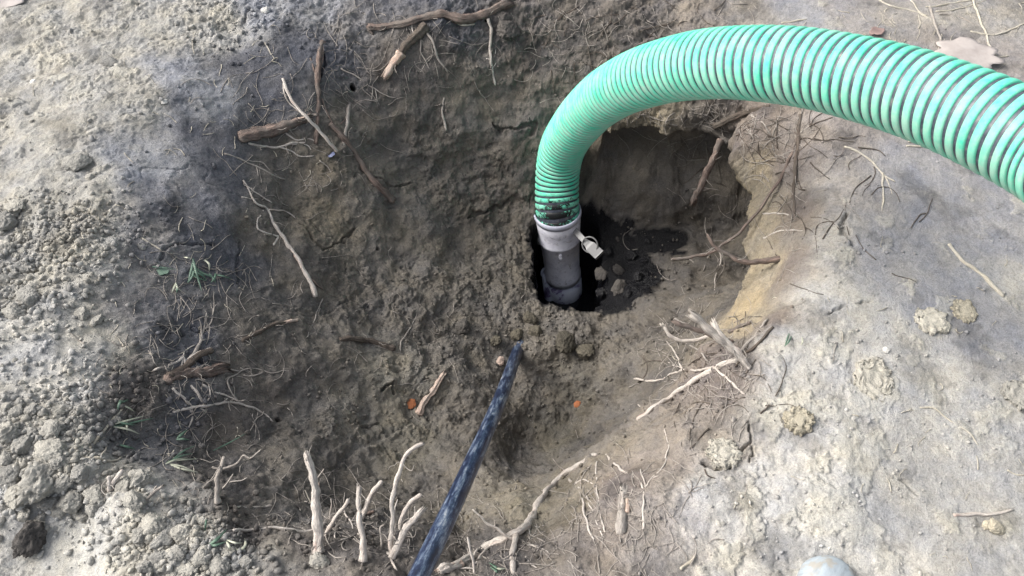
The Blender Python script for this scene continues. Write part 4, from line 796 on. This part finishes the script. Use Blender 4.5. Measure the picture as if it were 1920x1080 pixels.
twig("lower of two short straws tucked under the hose", [(1699, 273), (1725, 275), (1762, 275)], .0028, .0024)
twig("long straw curving into the top edge left of the straw knot", [(1648, 0), (1675, 13), (1705, 18), (1730, 28), (1748, 37)], .0028, .0022, M_STRAW, [([(1708, 0), (1722, 20), (1740, 30)], .002, .0016)])
twig("dark grey stem dropping from the straw knot toward the pale leaf", [(1744, 14), (1750, 35), (1756, 52), (1763, 75), (1761, 95)], .0034, .003, M_PALEGREY)
twig("pale straw lying level right of the straw knot", [(1736, 13), (1765, 10), (1795, 4), (1822, 1)], .0026, .0024)
twig("straight white straw pointing down to the pale leaf", [(1825, 2), (1835, 30), (1848, 62), (1858, 90), (1868, 106)], .003, .0026, M_STRAW, [([(1858, 122), (1870, 107), (1892, 106)], .0024, .0018)])
twig("bowed white straw at the right edge above the hose", [(1820, 58), (1845, 65), (1870, 64), (1895, 56), (1922, 43)], .003, .0024)
twig("faint long straw between the knot and the white straws", [(1755, 22), (1790, 18), (1815, 12), (1850, 0)], .002, .0016)
twig("thin straw bending below the straw knot", [(1760, 26), (1795, 30), (1820, 42), (1838, 50)], .0018, .0014, M_PALEGREY)
twig("short dry straw above the crest of the hose", [(1466, 43), (1485, 40), (1514, 36)], .0028, .002)
twig("long pale stalk leaning over the crumbly left heap", [(155, 858), (180, 825), (205, 795), (230, 766)], .0028, .0022, M_STRAW, [([(165, 850), (160, 857)], .002, .0014)])
twig("pale straw below the long stalk on the left heap", [(102, 870), (125, 855), (146, 840)], .003, .0026)
twig("bent white straw lying into the dark hollow on the left", [(160, 858), (185, 860), (210, 864), (236, 855)], .0026, .0018, M_STRAW, [([(190, 858), (200, 835)], .0016, .0012)])
twig("tiny pale straw on the dark slope above the grass tuft", [(266, 448), (285, 458), (302, 469)], .002, .0016)
twig("thin straw at the right lower edge under the pinkish twig", [(1888, 883), (1902, 888), (1922, 890)], .0016, .0014)
twig("small pale stick near the front centre of the right ground", [(1275, 1066), (1290, 1056), (1307, 1044)], .0028, .0022)
twig("short pale straw near the top of the dark slope", [(498, 80), (506, 98), (514, 112)], .002, .0014)

# ------------------------------------------------------------------ grass
def tuft(label, blades, leaf=None):
    loc, _, _ = hit(*blades[0][0][0]); t = empty("grass_tuft", loc); props(t, label, "grass tuft", "small grass tufts on the left slope")
    for pts, wd, mt in blades:
        base = lay([(*p, 0.004 + 0.010 * math.sin(math.pi * i / (len(pts) - 1))) for i, p in enumerate(pts)], .001, False)
        path = catmull(base, 6); T2, N2, B2 = frames(path); V, Fc = [], []
        for i, p in enumerate(path):
            s = i / (len(path) - 1); ww = wd * 1.35 * (0.55 + 0.45 * math.sin(min(1, s * 2) * 1.57)) * (1 - s ** 3 * 0.9)
            side = T2[i].cross((CAM - p).normalized() + Vector((0.3, 0.2, 0.4))).normalized()
            V += [p - side * ww, p + Vector((0, 0, -ww * 0.4)), p + side * ww, p + Vector((0, 0, -ww * 0.4 - 0.0006))]
        for i in range(len(path) - 1):
            for k in range(4):
                k2 = (k + 1) % 4; Fc.append([i * 4 + k, i * 4 + k2, i * 4 + 4 + k2, i * 4 + 4 + k])
        mesh_obj("blade", V, Fc, mt, t, loc)
    if leaf:
        V, Fc = leaf_geo(*leaf); mesh_obj("leaf", V, Fc, M_GRASS, t, loc)
def leaf_geo(px, py, size, ang, lobes=5, curl=0.15, lift=.006):
    c_, nr, _ = hit(px, py); nr = (nr * 0.4 + Vector((0, 0, 1))).normalized(); c_ = c_ + nr * lift
    a = Vector((math.cos(ang), math.sin(ang), 0)); a = (a - nr * a.dot(nr)).normalized(); b_ = nr.cross(a); V = []; Fc = []
    K = 40; rings = 6
    for top in (0, 1):
        for j in range(rings + 1):
            for k in range(K):
                t = 2 * math.pi * k / K; out_ = size * (0.75 + 0.25 * abs(math.cos(lobes * t / 2 + 0.4))) * (1 + 0.05 * math.sin(9 * t + px)) * j / rings
                x_, y_ = out_ * math.cos(t), out_ * 0.72 * math.sin(t)
                V.append(c_ + a * x_ + b_ * y_ + nr * (curl * size * (math.sin(x_ / size * 3 + px) * 0.4 + (y_ / size) ** 2) - 0.0007 * top))
    M = (rings + 1) * K
    for top in (0, 1):
        for j in range(rings):
            for k in range(K):
                q = [top * M + j * K + k, top * M + j * K + (k + 1) % K, top * M + (j + 1) * K + (k + 1) % K, top * M + (j + 1) * K + k]
                Fc.append(q if not top else q[::-1])
    for k in range(K): Fc.append([rings * K + k, rings * K + (k + 1) % K, M + rings * K + (k + 1) % K, M + rings * K + k])
    return V, Fc
GA, GD = M_GRASS, M_GRASSDRY
tuft("largest tuft of limp green grass on the left slope", [([(362, 490), (358, 510), (352, 530)], .0022, GA), ([(362, 485), (368, 510), (378, 545)], .0024, GA), ([(355, 510), (370, 520), (388, 527)], .0022, GA), ([(360, 508), (378, 515), (388, 526)], .0026, GA), ([(392, 512), (400, 522), (405, 530)], .002, GA), ([(405, 512), (402, 522), (395, 530)], .0022, GA), ([(405, 515), (420, 518), (434, 523)], .0018, GA), ([(330, 530), (333, 540), (341, 546)], .0016, GD), ([(330, 530), (326, 540), (322, 549)], .0016, GD), ([(331, 533), (332, 542), (331, 549)], .002, GA), ([(285, 500), (310, 502), (332, 506)], .0014, GA), ([(345, 482), (352, 483), (360, 484)], .0016, GD), ([(383, 487), (392, 495), (392, 508)], .002, GD), ([(365, 500), (380, 512), (400, 520), (403, 530)], .002, GA), ([(352, 530), (362, 515), (362, 500)], .0018, GA)], (304, 512, .015, 0.4, 3))
tuft("scattered green and straw blades at the left edge of the dark hollow", [([(212, 800), (245, 793), (288, 784)], .0018, GA), ([(218, 790), (240, 795), (255, 797)], .0016, GA), ([(213, 800), (240, 805), (262, 814)], .0016, GD), ([(220, 770), (225, 755), (232, 750)], .002, GA), ([(220, 750), (230, 753), (240, 749)], .0018, GA), ([(224, 834), (240, 838), (254, 842)], .0018, GA), ([(237, 787), (238, 800), (238, 812)], .0014, GD), ([(215, 795), (240, 788), (270, 780)], .0014, GD), ([(230, 760), (242, 765), (252, 772)], .0014, GD)])
tuft("two short green blades above the smooth dark hollow", [([(332, 822), (340, 815), (350, 806)], .0022, GA), ([(330, 824), (345, 823), (356, 825)], .0018, GA)])
tuft("thin grey green grass hanging behind the near left rim", [([(310, 870), (330, 862), (352, 858)], .0014, GD), ([(312, 868), (340, 855), (362, 850)], .0014, GA), ([(320, 872), (345, 880), (370, 885)], .0016, GD), ([(315, 865), (345, 862), (372, 860)], .0012, GD), ([(325, 860), (345, 845), (365, 836)], .0014, GA), ([(318, 870), (340, 874), (360, 882)], .0012, GD), ([(400, 845), (430, 830), (462, 812)], .0012, GA)])
tuft("green and white blades on the crumbly front left rim", [([(392, 1022), (408, 1010), (425, 992)], .0022, GA), ([(390, 1022), (405, 1022), (425, 1015)], .0018, GA), ([(425, 1015), (430, 1025), (432, 1035)], .0018, GD), ([(460, 1010), (460, 1022), (452, 1030), (440, 1030)], .002, GD), ([(425, 1012), (442, 1018), (455, 1018)], .0014, GD), ([(384, 995), (386, 980), (388, 968)], .0014, GA)])
tuft("small bright green sprig under the large diagonal root", [([(918, 1055), (928, 1062), (938, 1072)], .002, GA), ([(925, 1058), (935, 1066), (950, 1066)], .0016, GD), ([(920, 1062), (930, 1070), (935, 1075)], .002, GA)])
tuft("dull green weed seedling on the right ground by the rim", [([(1480, 625), (1476, 636), (1472, 648)], .0016, GA), ([(1484, 630), (1478, 642), (1470, 650)], .0014, GA), ([(1504, 632), (1505, 640), (1502, 648)], .0014, GD)])
def leafthing(label, *a, mat=M_LEAF):
    V, Fc = leaf_geo(*a); o = mesh_obj("dead_leaf", V, Fc, mat, None, hit(a[0], a[1])[0]); props(o, label, "leaf")
leafthing("large pale pinkish dead leaf lying behind the hose at the upper right", 1812, 108, .085, 5.9, 7, .1, .012)
leafthing("small red brown leaf fragment peeping over the hose", 1643, 62, .024, 0.5, 4, .2, mat=M_LEAFRED)
leafthing("pale curled dead leaf cut off by the top left corner", 18, 2, .045, 0.1, 3, .1)

# ------------------------------------------------------------------ stones, clods, scraps
def ico(sub):
    import bmesh
    bm = bmesh.new(); bmesh.ops.create_icosphere(bm, subdivisions=sub, radius=1.0)
    v = np.array([p.co[:] for p in bm.verts]); f = np.array([[q.index for q in p.verts] for p in bm.faces], np.int32); bm.free(); return v, f
I5, I4, I2, I1 = ico(5), ico(4), ico(2), ico(1)
def lump_verts(base, seed, rough=.35, angular=.2, flatz=.75):
    v = base.copy(); P_ = (v[:, 0], v[:, 1], v[:, 2])
    r = 1 + rough * fbm(P_, 1.5, 5, seed, .6) * 1.3
    rg = np.random.default_rng(seed)
    for _ in range(7):                                             # chopped facets
        d = rg.normal(size=3); d /= np.linalg.norm(d); cut = rg.uniform(.55, .9); dt = v @ d
        r = np.where(dt * r > cut, r * (1 - angular) + angular * cut / np.maximum(dt, .2), r)
    r = r + rough * .40 * fbm(P_, 4.2, 5, seed + 50, .7)
    v = v * r[:, None]; v[:, 2] *= flatz; return v
LUMPS = [lump_verts(I5[0], 200 + k, .62, .8, .74) for k in range(6)]
def pat_verts(seed):
    v = I5[0].copy(); a = np.arctan2(v[:, 1], v[:, 0]); z0 = np.zeros(len(v))
    out = 1 + 0.8 * fbm((np.cos(a) * 1.0, np.sin(a) * 1.0, z0), 1.6, 5, seed, .7)
    h_ = np.sign(v[:, 2]) * np.abs(v[:, 2]) ** .35
    rad = np.sqrt(np.clip(1 - v[:, 2] ** 2, 0, 1)) ** .45
    x_, y_ = np.cos(a) * rad * out, np.sin(a) * rad * out
    t = fbm((x_, y_, z0), 2.6, 5, seed + 9, .65); f1_, f2_, id_ = worley(x_, y_, 2.6, seed)
    return np.c_[x_, y_, h_ * (1 + 1.1 * t + .5 * (id_ - .5) - .5 * sstep(.10, .0, f2_ - f1_))]
lump_mesh = {}
def clod(name, px, py, r, mat, label, cat, group=None, seed=0, sink=.35, squash=1.0, vert=None, faces=None):
    loc, nr, _ = hit(px, py)
    key = (seed % 6, mat.name)
    if vert is None and key in lump_mesh: me = lump_mesh[key]; o = bpy.data.objects.new(name, me); COL.objects.link(o)
    else:
        o = mesh_obj(name, LUMPS[seed % 6] if vert is None else vert, I5[1] if faces is None else faces, mat); me = o.data
        if vert is None: lump_mesh[key] = me
    rg = np.random.default_rng(1000 + seed)
    o.location = loc + nr * r * (0.5 - sink) ; o.scale = (r * rg.uniform(.85, 1.2), r * rg.uniform(.8, 1.1), r * rg.uniform(.8, 1.05) * squash)
    tl_ = .4 if vert is None else .06
    o.rotation_euler = (rg.uniform(-tl_, tl_), rg.uniform(-tl_, tl_), rg.uniform(0, 6.28)); props(o, label, cat, group); return o
# one smooth half-sunk stone at the bottom edge
sc_ = at_z(1549, 1108, 0.0)
sv = lump_verts(I4[0], 77, .06, .25, .62); o = mesh_obj("stone", sv * 0.052, I4[1], M_STONE); o.location = (sc_[0], sc_[1], drop(sc_[0], sc_[1])[0]  .z + 0.002); o.rotation_euler = (0, 0, .4)
props(o, "smooth rounded pale blue grey stone at the bottom edge of the right ground", "stone")
clod("soil_clod", 60, 1007, .030, M_CLODDARK, "single dark damp clod on the pale smooth ground at lower left", "clod", seed=1, sink=.2)
clod("soil_clod", 142, 306, .030, M_CLOD, "flat oval grey clod on the left ground above the crumbly patch", "clod", seed=2, sink=.35, squash=.5)
clod("soil_clod", 170, 333, .012, M_CLOD, "small round clod beside the flat oval clod on the left", "clod", seed=3)
clod("soil_clod", 205, 118, .026, M_CLOD, "flattened pale clod on the upper left ground", "clod", seed=4, squash=.4)
clod("soil_clod", 952, 55, .036, M_CLODDARK, "grey lilac lump of soil stuck in the far wall right of the shaggy root", "clod", seed=5, sink=.3)
clod("soil_clod", 868, 612, .026, M_CLODDARK, "dark round clod on the pit floor left of the plastic pipe end", "clod", seed=3, sink=.35)
clod("soil_clod", 1132, 510, .024, M_CLODDARK, "brown clod left of two sitting in black sludge by the coupling", "clod", seed=0, sink=.2)
clod("soil_clod", 1158, 508, .022, M_CLODDARK, "brown clod right of two sitting in black sludge by the coupling", "clod", seed=4, sink=.2)
clod("soil_clod", 1160, 540, .026, M_CLODDARK, "flat brown clod in the sludge below the two upright clods", "clod", seed=1, squash=.6)
clod("soil_clod", 1107, 566, .018, M_CLAY, "small brown clod on the front lip of the black opening", "clod", seed=2)
for k_, (a_, b__, r_, lb_) in enumerate([(968, 628, .020, "clay clod left of the buried end of the plastic pipe"), (1004, 622, .022, "clay clod right of the buried end of the plastic pipe"), (993, 598, .026, "clay clod lying over the buried end of the plastic pipe"), (1062, 640, .034, "broad cracked clay clod on the pit floor right of the pipe end"), (1098, 655, .026, "olive clay clod beside the broad cracked clod"), (930, 640, .018, "small clay clod just left of the plastic pipe on the pit floor")]):
    clod("clay_clod", a_, b__, r_, M_CLAY, lb_, "clod", seed=k_ + 2, sink=.35)
clod("clay_pat", 1497, 790, .030, M_PAT, "isolated yellowish crusty clay pat on the right ground", "clay pat", seed=3, squash=.35, sink=.5, vert=pat_verts(40+3), faces=I5[1])
clod("clay_pat", 1808, 584, .028, M_PAT, "round cream clay pat at the right beside the broad grey pat", "clay pat", seed=5, squash=.22, sink=.5, vert=pat_verts(40+5), faces=I5[1])
clod("clay_pat", 1745, 603, .036, M_PATGREY, "broad grey clay pat left of the round cream pat", "clay pat", seed=2, squash=.2, sink=.5, vert=pat_verts(40+2), faces=I5[1])
clod("clay_pat", 1635, 712, .042, M_PATGREY, "crumbly grey clay pat with cracked top on the right ground", "clay pat", seed=1, squash=.28, sink=.5, vert=pat_verts(40+1), faces=I5[1])
clod("clay_pat", 1915, 742, .034, M_PATGREY, "pale clay pat cut by the right edge of the photo", "clay pat", seed=0, squash=.22, sink=.5, vert=pat_verts(40+0), faces=I5[1])
clod("clay_pat", 1356, 852, .036, M_PATGREY, "raised cracked clay cake at the right shoulder of the pit", "clay pat", seed=4, squash=.35, sink=.5, vert=pat_verts(40+4), faces=I5[1])
clod("pebble", 1866, 990, .019, M_PAT, "cream pebble on the ground under the pinkish twig", "pebble", seed=4)
clod("pebble", 1848, 984, .008, M_PAT, "tiny cream pebble touching the larger one under the pinkish twig", "pebble", seed=1)
clod("pebble", 498, 21, .013, M_PEBBLE, "white pebble near the top of the dark slope", "pebble", seed=2)
clod("pebble", 63, 154, .010, M_PEBBLE, "white angular chip on the far left ground", "pebble", seed=3, squash=.6)
clod("pebble", 307, 190, .009, M_PEBBLE, "small white chip at the edge of the dark slope", "pebble", seed=5, squash=.6)
clod("pebble", 1661, 656, .007, M_PEBBLE, "tiny white pebble on the right ground above the crumbly clay pat", "pebble", seed=0)
clod("pebble", 600, 1055, .020, M_PATGREY, "rounded stone at the foot of the tallest stick root", "pebble", seed=4)
clod("pebble", 92, 806, .026, M_CLOD, "smooth oval pebble in the crumbly left heap", "pebble", seed=3, squash=.6)
clod("brick_shard", 1083, 759, .012, M_BRICK, "orange shard in the hollow right of the plastic pipe", "shard", seed=2, squash=.6)
clod("brick_shard", 770, 756, .014, M_BRICK, "orange shard next to the wood splinter", "shard", seed=5, squash=.5)
clod("brick_shard", 938, 677, .013, M_TORN, "dull orange brown shard against the plastic pipe", "shard", seed=1, squash=.6)
clod("scrap", 621, 289, .011, M_BLUE, "bluish scrap at the lower tip of the bent pale root", "scrap", seed=0, squash=.4)
M_SLUDGE, n, l, b = new_mat("black_sludge"); b.inputs["Base Color"].default_value = (0.006, 0.006, 0.008, 1); b.inputs["Roughness"].default_value = 0.22
bump(n, l, b, noise(n, l, objco(n), 3.5, 5), 0.5, 0.05)
for k_, (a_, b__, r_) in enumerate([(1185, 478, .018), (1196, 520, .016), (1128, 548, .017), (1178, 552, .014), (1212, 452, .014), (1140, 470, .016), (1205, 488, .012)]):
    clod("sludge_lump", a_, b__, r_, M_SLUDGE, "glossy black lump of wet sludge beside the grey coupling", "sludge", "wet sludge lumps on the pit floor", seed=k_, sink=.3)
# heaps of countable dry clods on the left
rg = np.random.default_rng(5)
heap = [(30, 385, .034), (12, 420, .04), (10, 470, .036), (55, 560, .040), (28, 590, .036), (150, 590, .024), (180, 600, .02), (75, 905, .052), (25, 890, .034), (30, 930, .032), (120, 905, .03), (95, 850, .034), (40, 835, .03), (15, 815, .034), (60, 810, .016), (135, 935, .036), (180, 930, .03), (90, 940, .026), (115, 955, .024), (160, 965, .02), (175, 955, .02), (150, 885, .026), (45, 965, .02), (70, 985, .016), (230, 915, .03), (260, 905, .03), (250, 940, .026), (285, 985, .03), (310, 1010, .034), (340, 1000, .026), (300, 1050, .03), (265, 1005, .022), (380, 1045, .026), (410, 1060, .024), (350, 1065, .03), (330, 1040, .022), (425, 1035, .02), (270, 1065, .02), (460, 1055, .018), (30, 775, .02), (60, 770, .02), (110, 800, .018), (165, 825, .016), (110, 870, .02), (15, 860, .022)]
for k in range(85):
    cx, cy, sx, sy = [(80, 860, 75, 60), (120, 440, 80, 35), (340, 1020, 60, 45), (60, 760, 60, 40)][k % 4]
    heap.append((float(np.clip(rg.normal(cx, sx), 3, 470)), float(np.clip(rg.normal(cy, sy), 360, 1075)), float(rg.uniform(.006, .014))))
for k, (a, b_, r) in enumerate(heap):
    clod("soil_clod", a, b_, r * .70, M_CLOD, "dry grey soil clod among the loose clods heaped on the left ground", "clod", "loose dry clods heaped left of the pit", seed=k + 6, sink=.42)

# ------------------------------------------------------------------ loose crumbs and hair roots: beyond counting
def scatter(nm, label, n_, areas, rmin, rmax, mat, seed, base=I1):
    rg = np.random.default_rng(seed); vs_, fs_, off = [], [], 0; cs_ = []
    vars_ = [lump_verts(base[0], seed + k, .7, .95, .7) for k in range(8)]
    wt = np.array([a[4] for a in areas], float); wt /= wt.sum()
    for k in range(n_):
        cx, cy, sx, sy, _ = areas[rg.choice(len(areas), p=wt)]
        a, b_ = rg.normal(cx, sx), rg.normal(cy, sy)
        if not (-60 < a < 1980 and -40 < b_ < 1130): continue
        loc, nr, _ = hit(a, b_)
        if sludge[min(len(YS) - 1, np.searchsorted(YS, loc.y)), min(len(XS) - 1, np.searchsorted(XS, loc.x))] > .35: continue
        r = rmin + (rmax - rmin) * rg.random() ** 3.2
        R_ = np.array(Euler((rg.uniform(0, 6), rg.uniform(0, 6), rg.uniform(0, 6))).to_matrix())
        vs_.append((vars_[k % 8] * r) @ R_.T + np.array(loc + nr * r * .3)); fs_.append(base[1] + off); off += len(base[0])
        cs_.append(np.repeat([list(np.clip(bil(zone, np.array([loc.x]), np.array([loc.y]))[0, :3] * rg.uniform(.85, 1.25), .02, .7)) + [1]], len(base[0]), 0))
    o = mesh_obj(nm, np.concatenate(vs_), np.concatenate(fs_), M_SOIL, smooth=False); props(o, label, None, None, "stuff")
    a_ = o.data.attributes.new("albedo", 'FLOAT_COLOR', 'POINT'); a_.data.foreach_set("color", np.concatenate(cs_).astype(np.float32).ravel())
scatter("dry_soil_crumbs", "loose dry grey crumbs of soil on the left ground", 5600, [(110, 440, 80, 40, 3), (70, 850, 80, 70, 4), (350, 1025, 80, 45, 3.2), (180, 760, 70, 70, 1.5), (60, 560, 70, 50, 1.2), (200, 250, 180, 160, .35), (430, 40, 60, 35, .7), (330, 800, 60, 60, .3)], .0016, .0085, M_CLOD, 301, I2)
scatter("right_soil_crumbs", "fine pale crumbs on the trodden right ground", 700, [(1600, 780, 170, 130, 3), (1800, 700, 120, 250, 2), (1450, 950, 150, 90, 2), (1600, 430, 60, 90, 1), (1700, 60, 150, 50, .6)], 0.001, .0046, M_PATGREY, 302, I2)
scatter("pit_soil_crumbs", "damp olive crumbs of clay on the pit floor and slopes", 2400, [(1020, 630, 110, 40, 3), (900, 600, 110, 70, 2), (1250, 500, 80, 90, 1.4), (720, 720, 100, 90, 2), (1050, 760, 100, 70, 1.3), (900, 950, 120, 60, 1.4), (660, 1010, 120, 40, 1.6), (1330, 680, 70, 70, 1.2), (800, 130, 150, 80, .8), (1120, 100, 90, 50, .8)], .0014, .0065, M_CLAY, 303, I2)

def hairs(nm, label, n_, areas, mat, seed, rad=(.0006, .0012), ln=(.02, .07)):
    rg = np.random.default_rng(seed); V, Fc, GG = [], [], []
    wt = np.array([a[4] for a in areas], float); wt /= wt.sum()
    for k in range(n_):
        cx, cy, sx, sy, _ = areas[rg.choice(len(areas), p=wt)]
        a, b_ = rg.normal(cx, sx), rg.normal(cy, sy)
        if not (-20 < a < 1940 and -20 < b_ < 1100): continue
        ang = rg.uniform(0, 6.28); L = rg.uniform(*ln) * 1000; bend = rg.normal() * .5; pts = []
        for q in range(5):
            pts.append((a, b_, max(0, rg.normal() * .002) + .0008)); a += L / 4 * math.cos(ang) * 4 / 4; b_ += L / 4 * math.sin(ang); ang += bend * .5 + rg.normal() * .25
        path = catmull(lay(pts, .0008, False), 3); r = rg.uniform(*rad)
        jump = max((path[i + 1] - path[i]).length for i in range(len(path) - 1))
        if jump > .03: continue
        v, f = tube_geo(path, [r * (1 - .5 * i / len(path)) for i in range(len(path))], 5, seed=k); o0 = len(V); GG += GRAIN[0]
        V += v; Fc += [[q + o0 for q in ff] for ff in f]
    o = mesh_obj(nm, V, Fc, mat); set_grain(o, GG); props(o, label, None, None, "stuff")
hairs("hair_roots", "hair thin pale rootlets matted over the pit walls and rim", 1150, [(1330, 690, 70, 80, 3), (1150, 960, 80, 60, 3), (640, 980, 110, 50, 2.2), (380, 720, 90, 110, 2.5), (580, 230, 90, 90, 2), (800, 80, 130, 60, 2), (1120, 70, 110, 50, 2), (1450, 300, 60, 110, 2), (1320, 235, 60, 25, 2), (1180, 230, 60, 20, .6), (400, 540, 90, 60, 1.6), (950, 1030, 80, 40, 2), (720, 620, 100, 70, .8)], M_PALEGREY, 401)
hairs("straw_bits", "tiny bits of straw strewn over the ground", 260, [(450, 180, 110, 110, 2), (250, 300, 140, 150, 1), (300, 780, 70, 80, 2), (1740, 60, 120, 50, 3), (1650, 750, 180, 200, 2), (350, 550, 80, 80, 1.5)], M_STRAW, 402, (.0006, .0013), (.008, .03))
hairs("dark_hair_roots", "dark hair roots lying on the right wall and under the hose", 160, [(1400, 260, 60, 60, 2), (1340, 700, 60, 60, 2), (1500, 330, 50, 90, 1.4), (1640, 380, 60, 60, .8), (1150, 60, 100, 50, 2)], M_BARKDARK, 403, (.0008, .0018), (.02, .08))
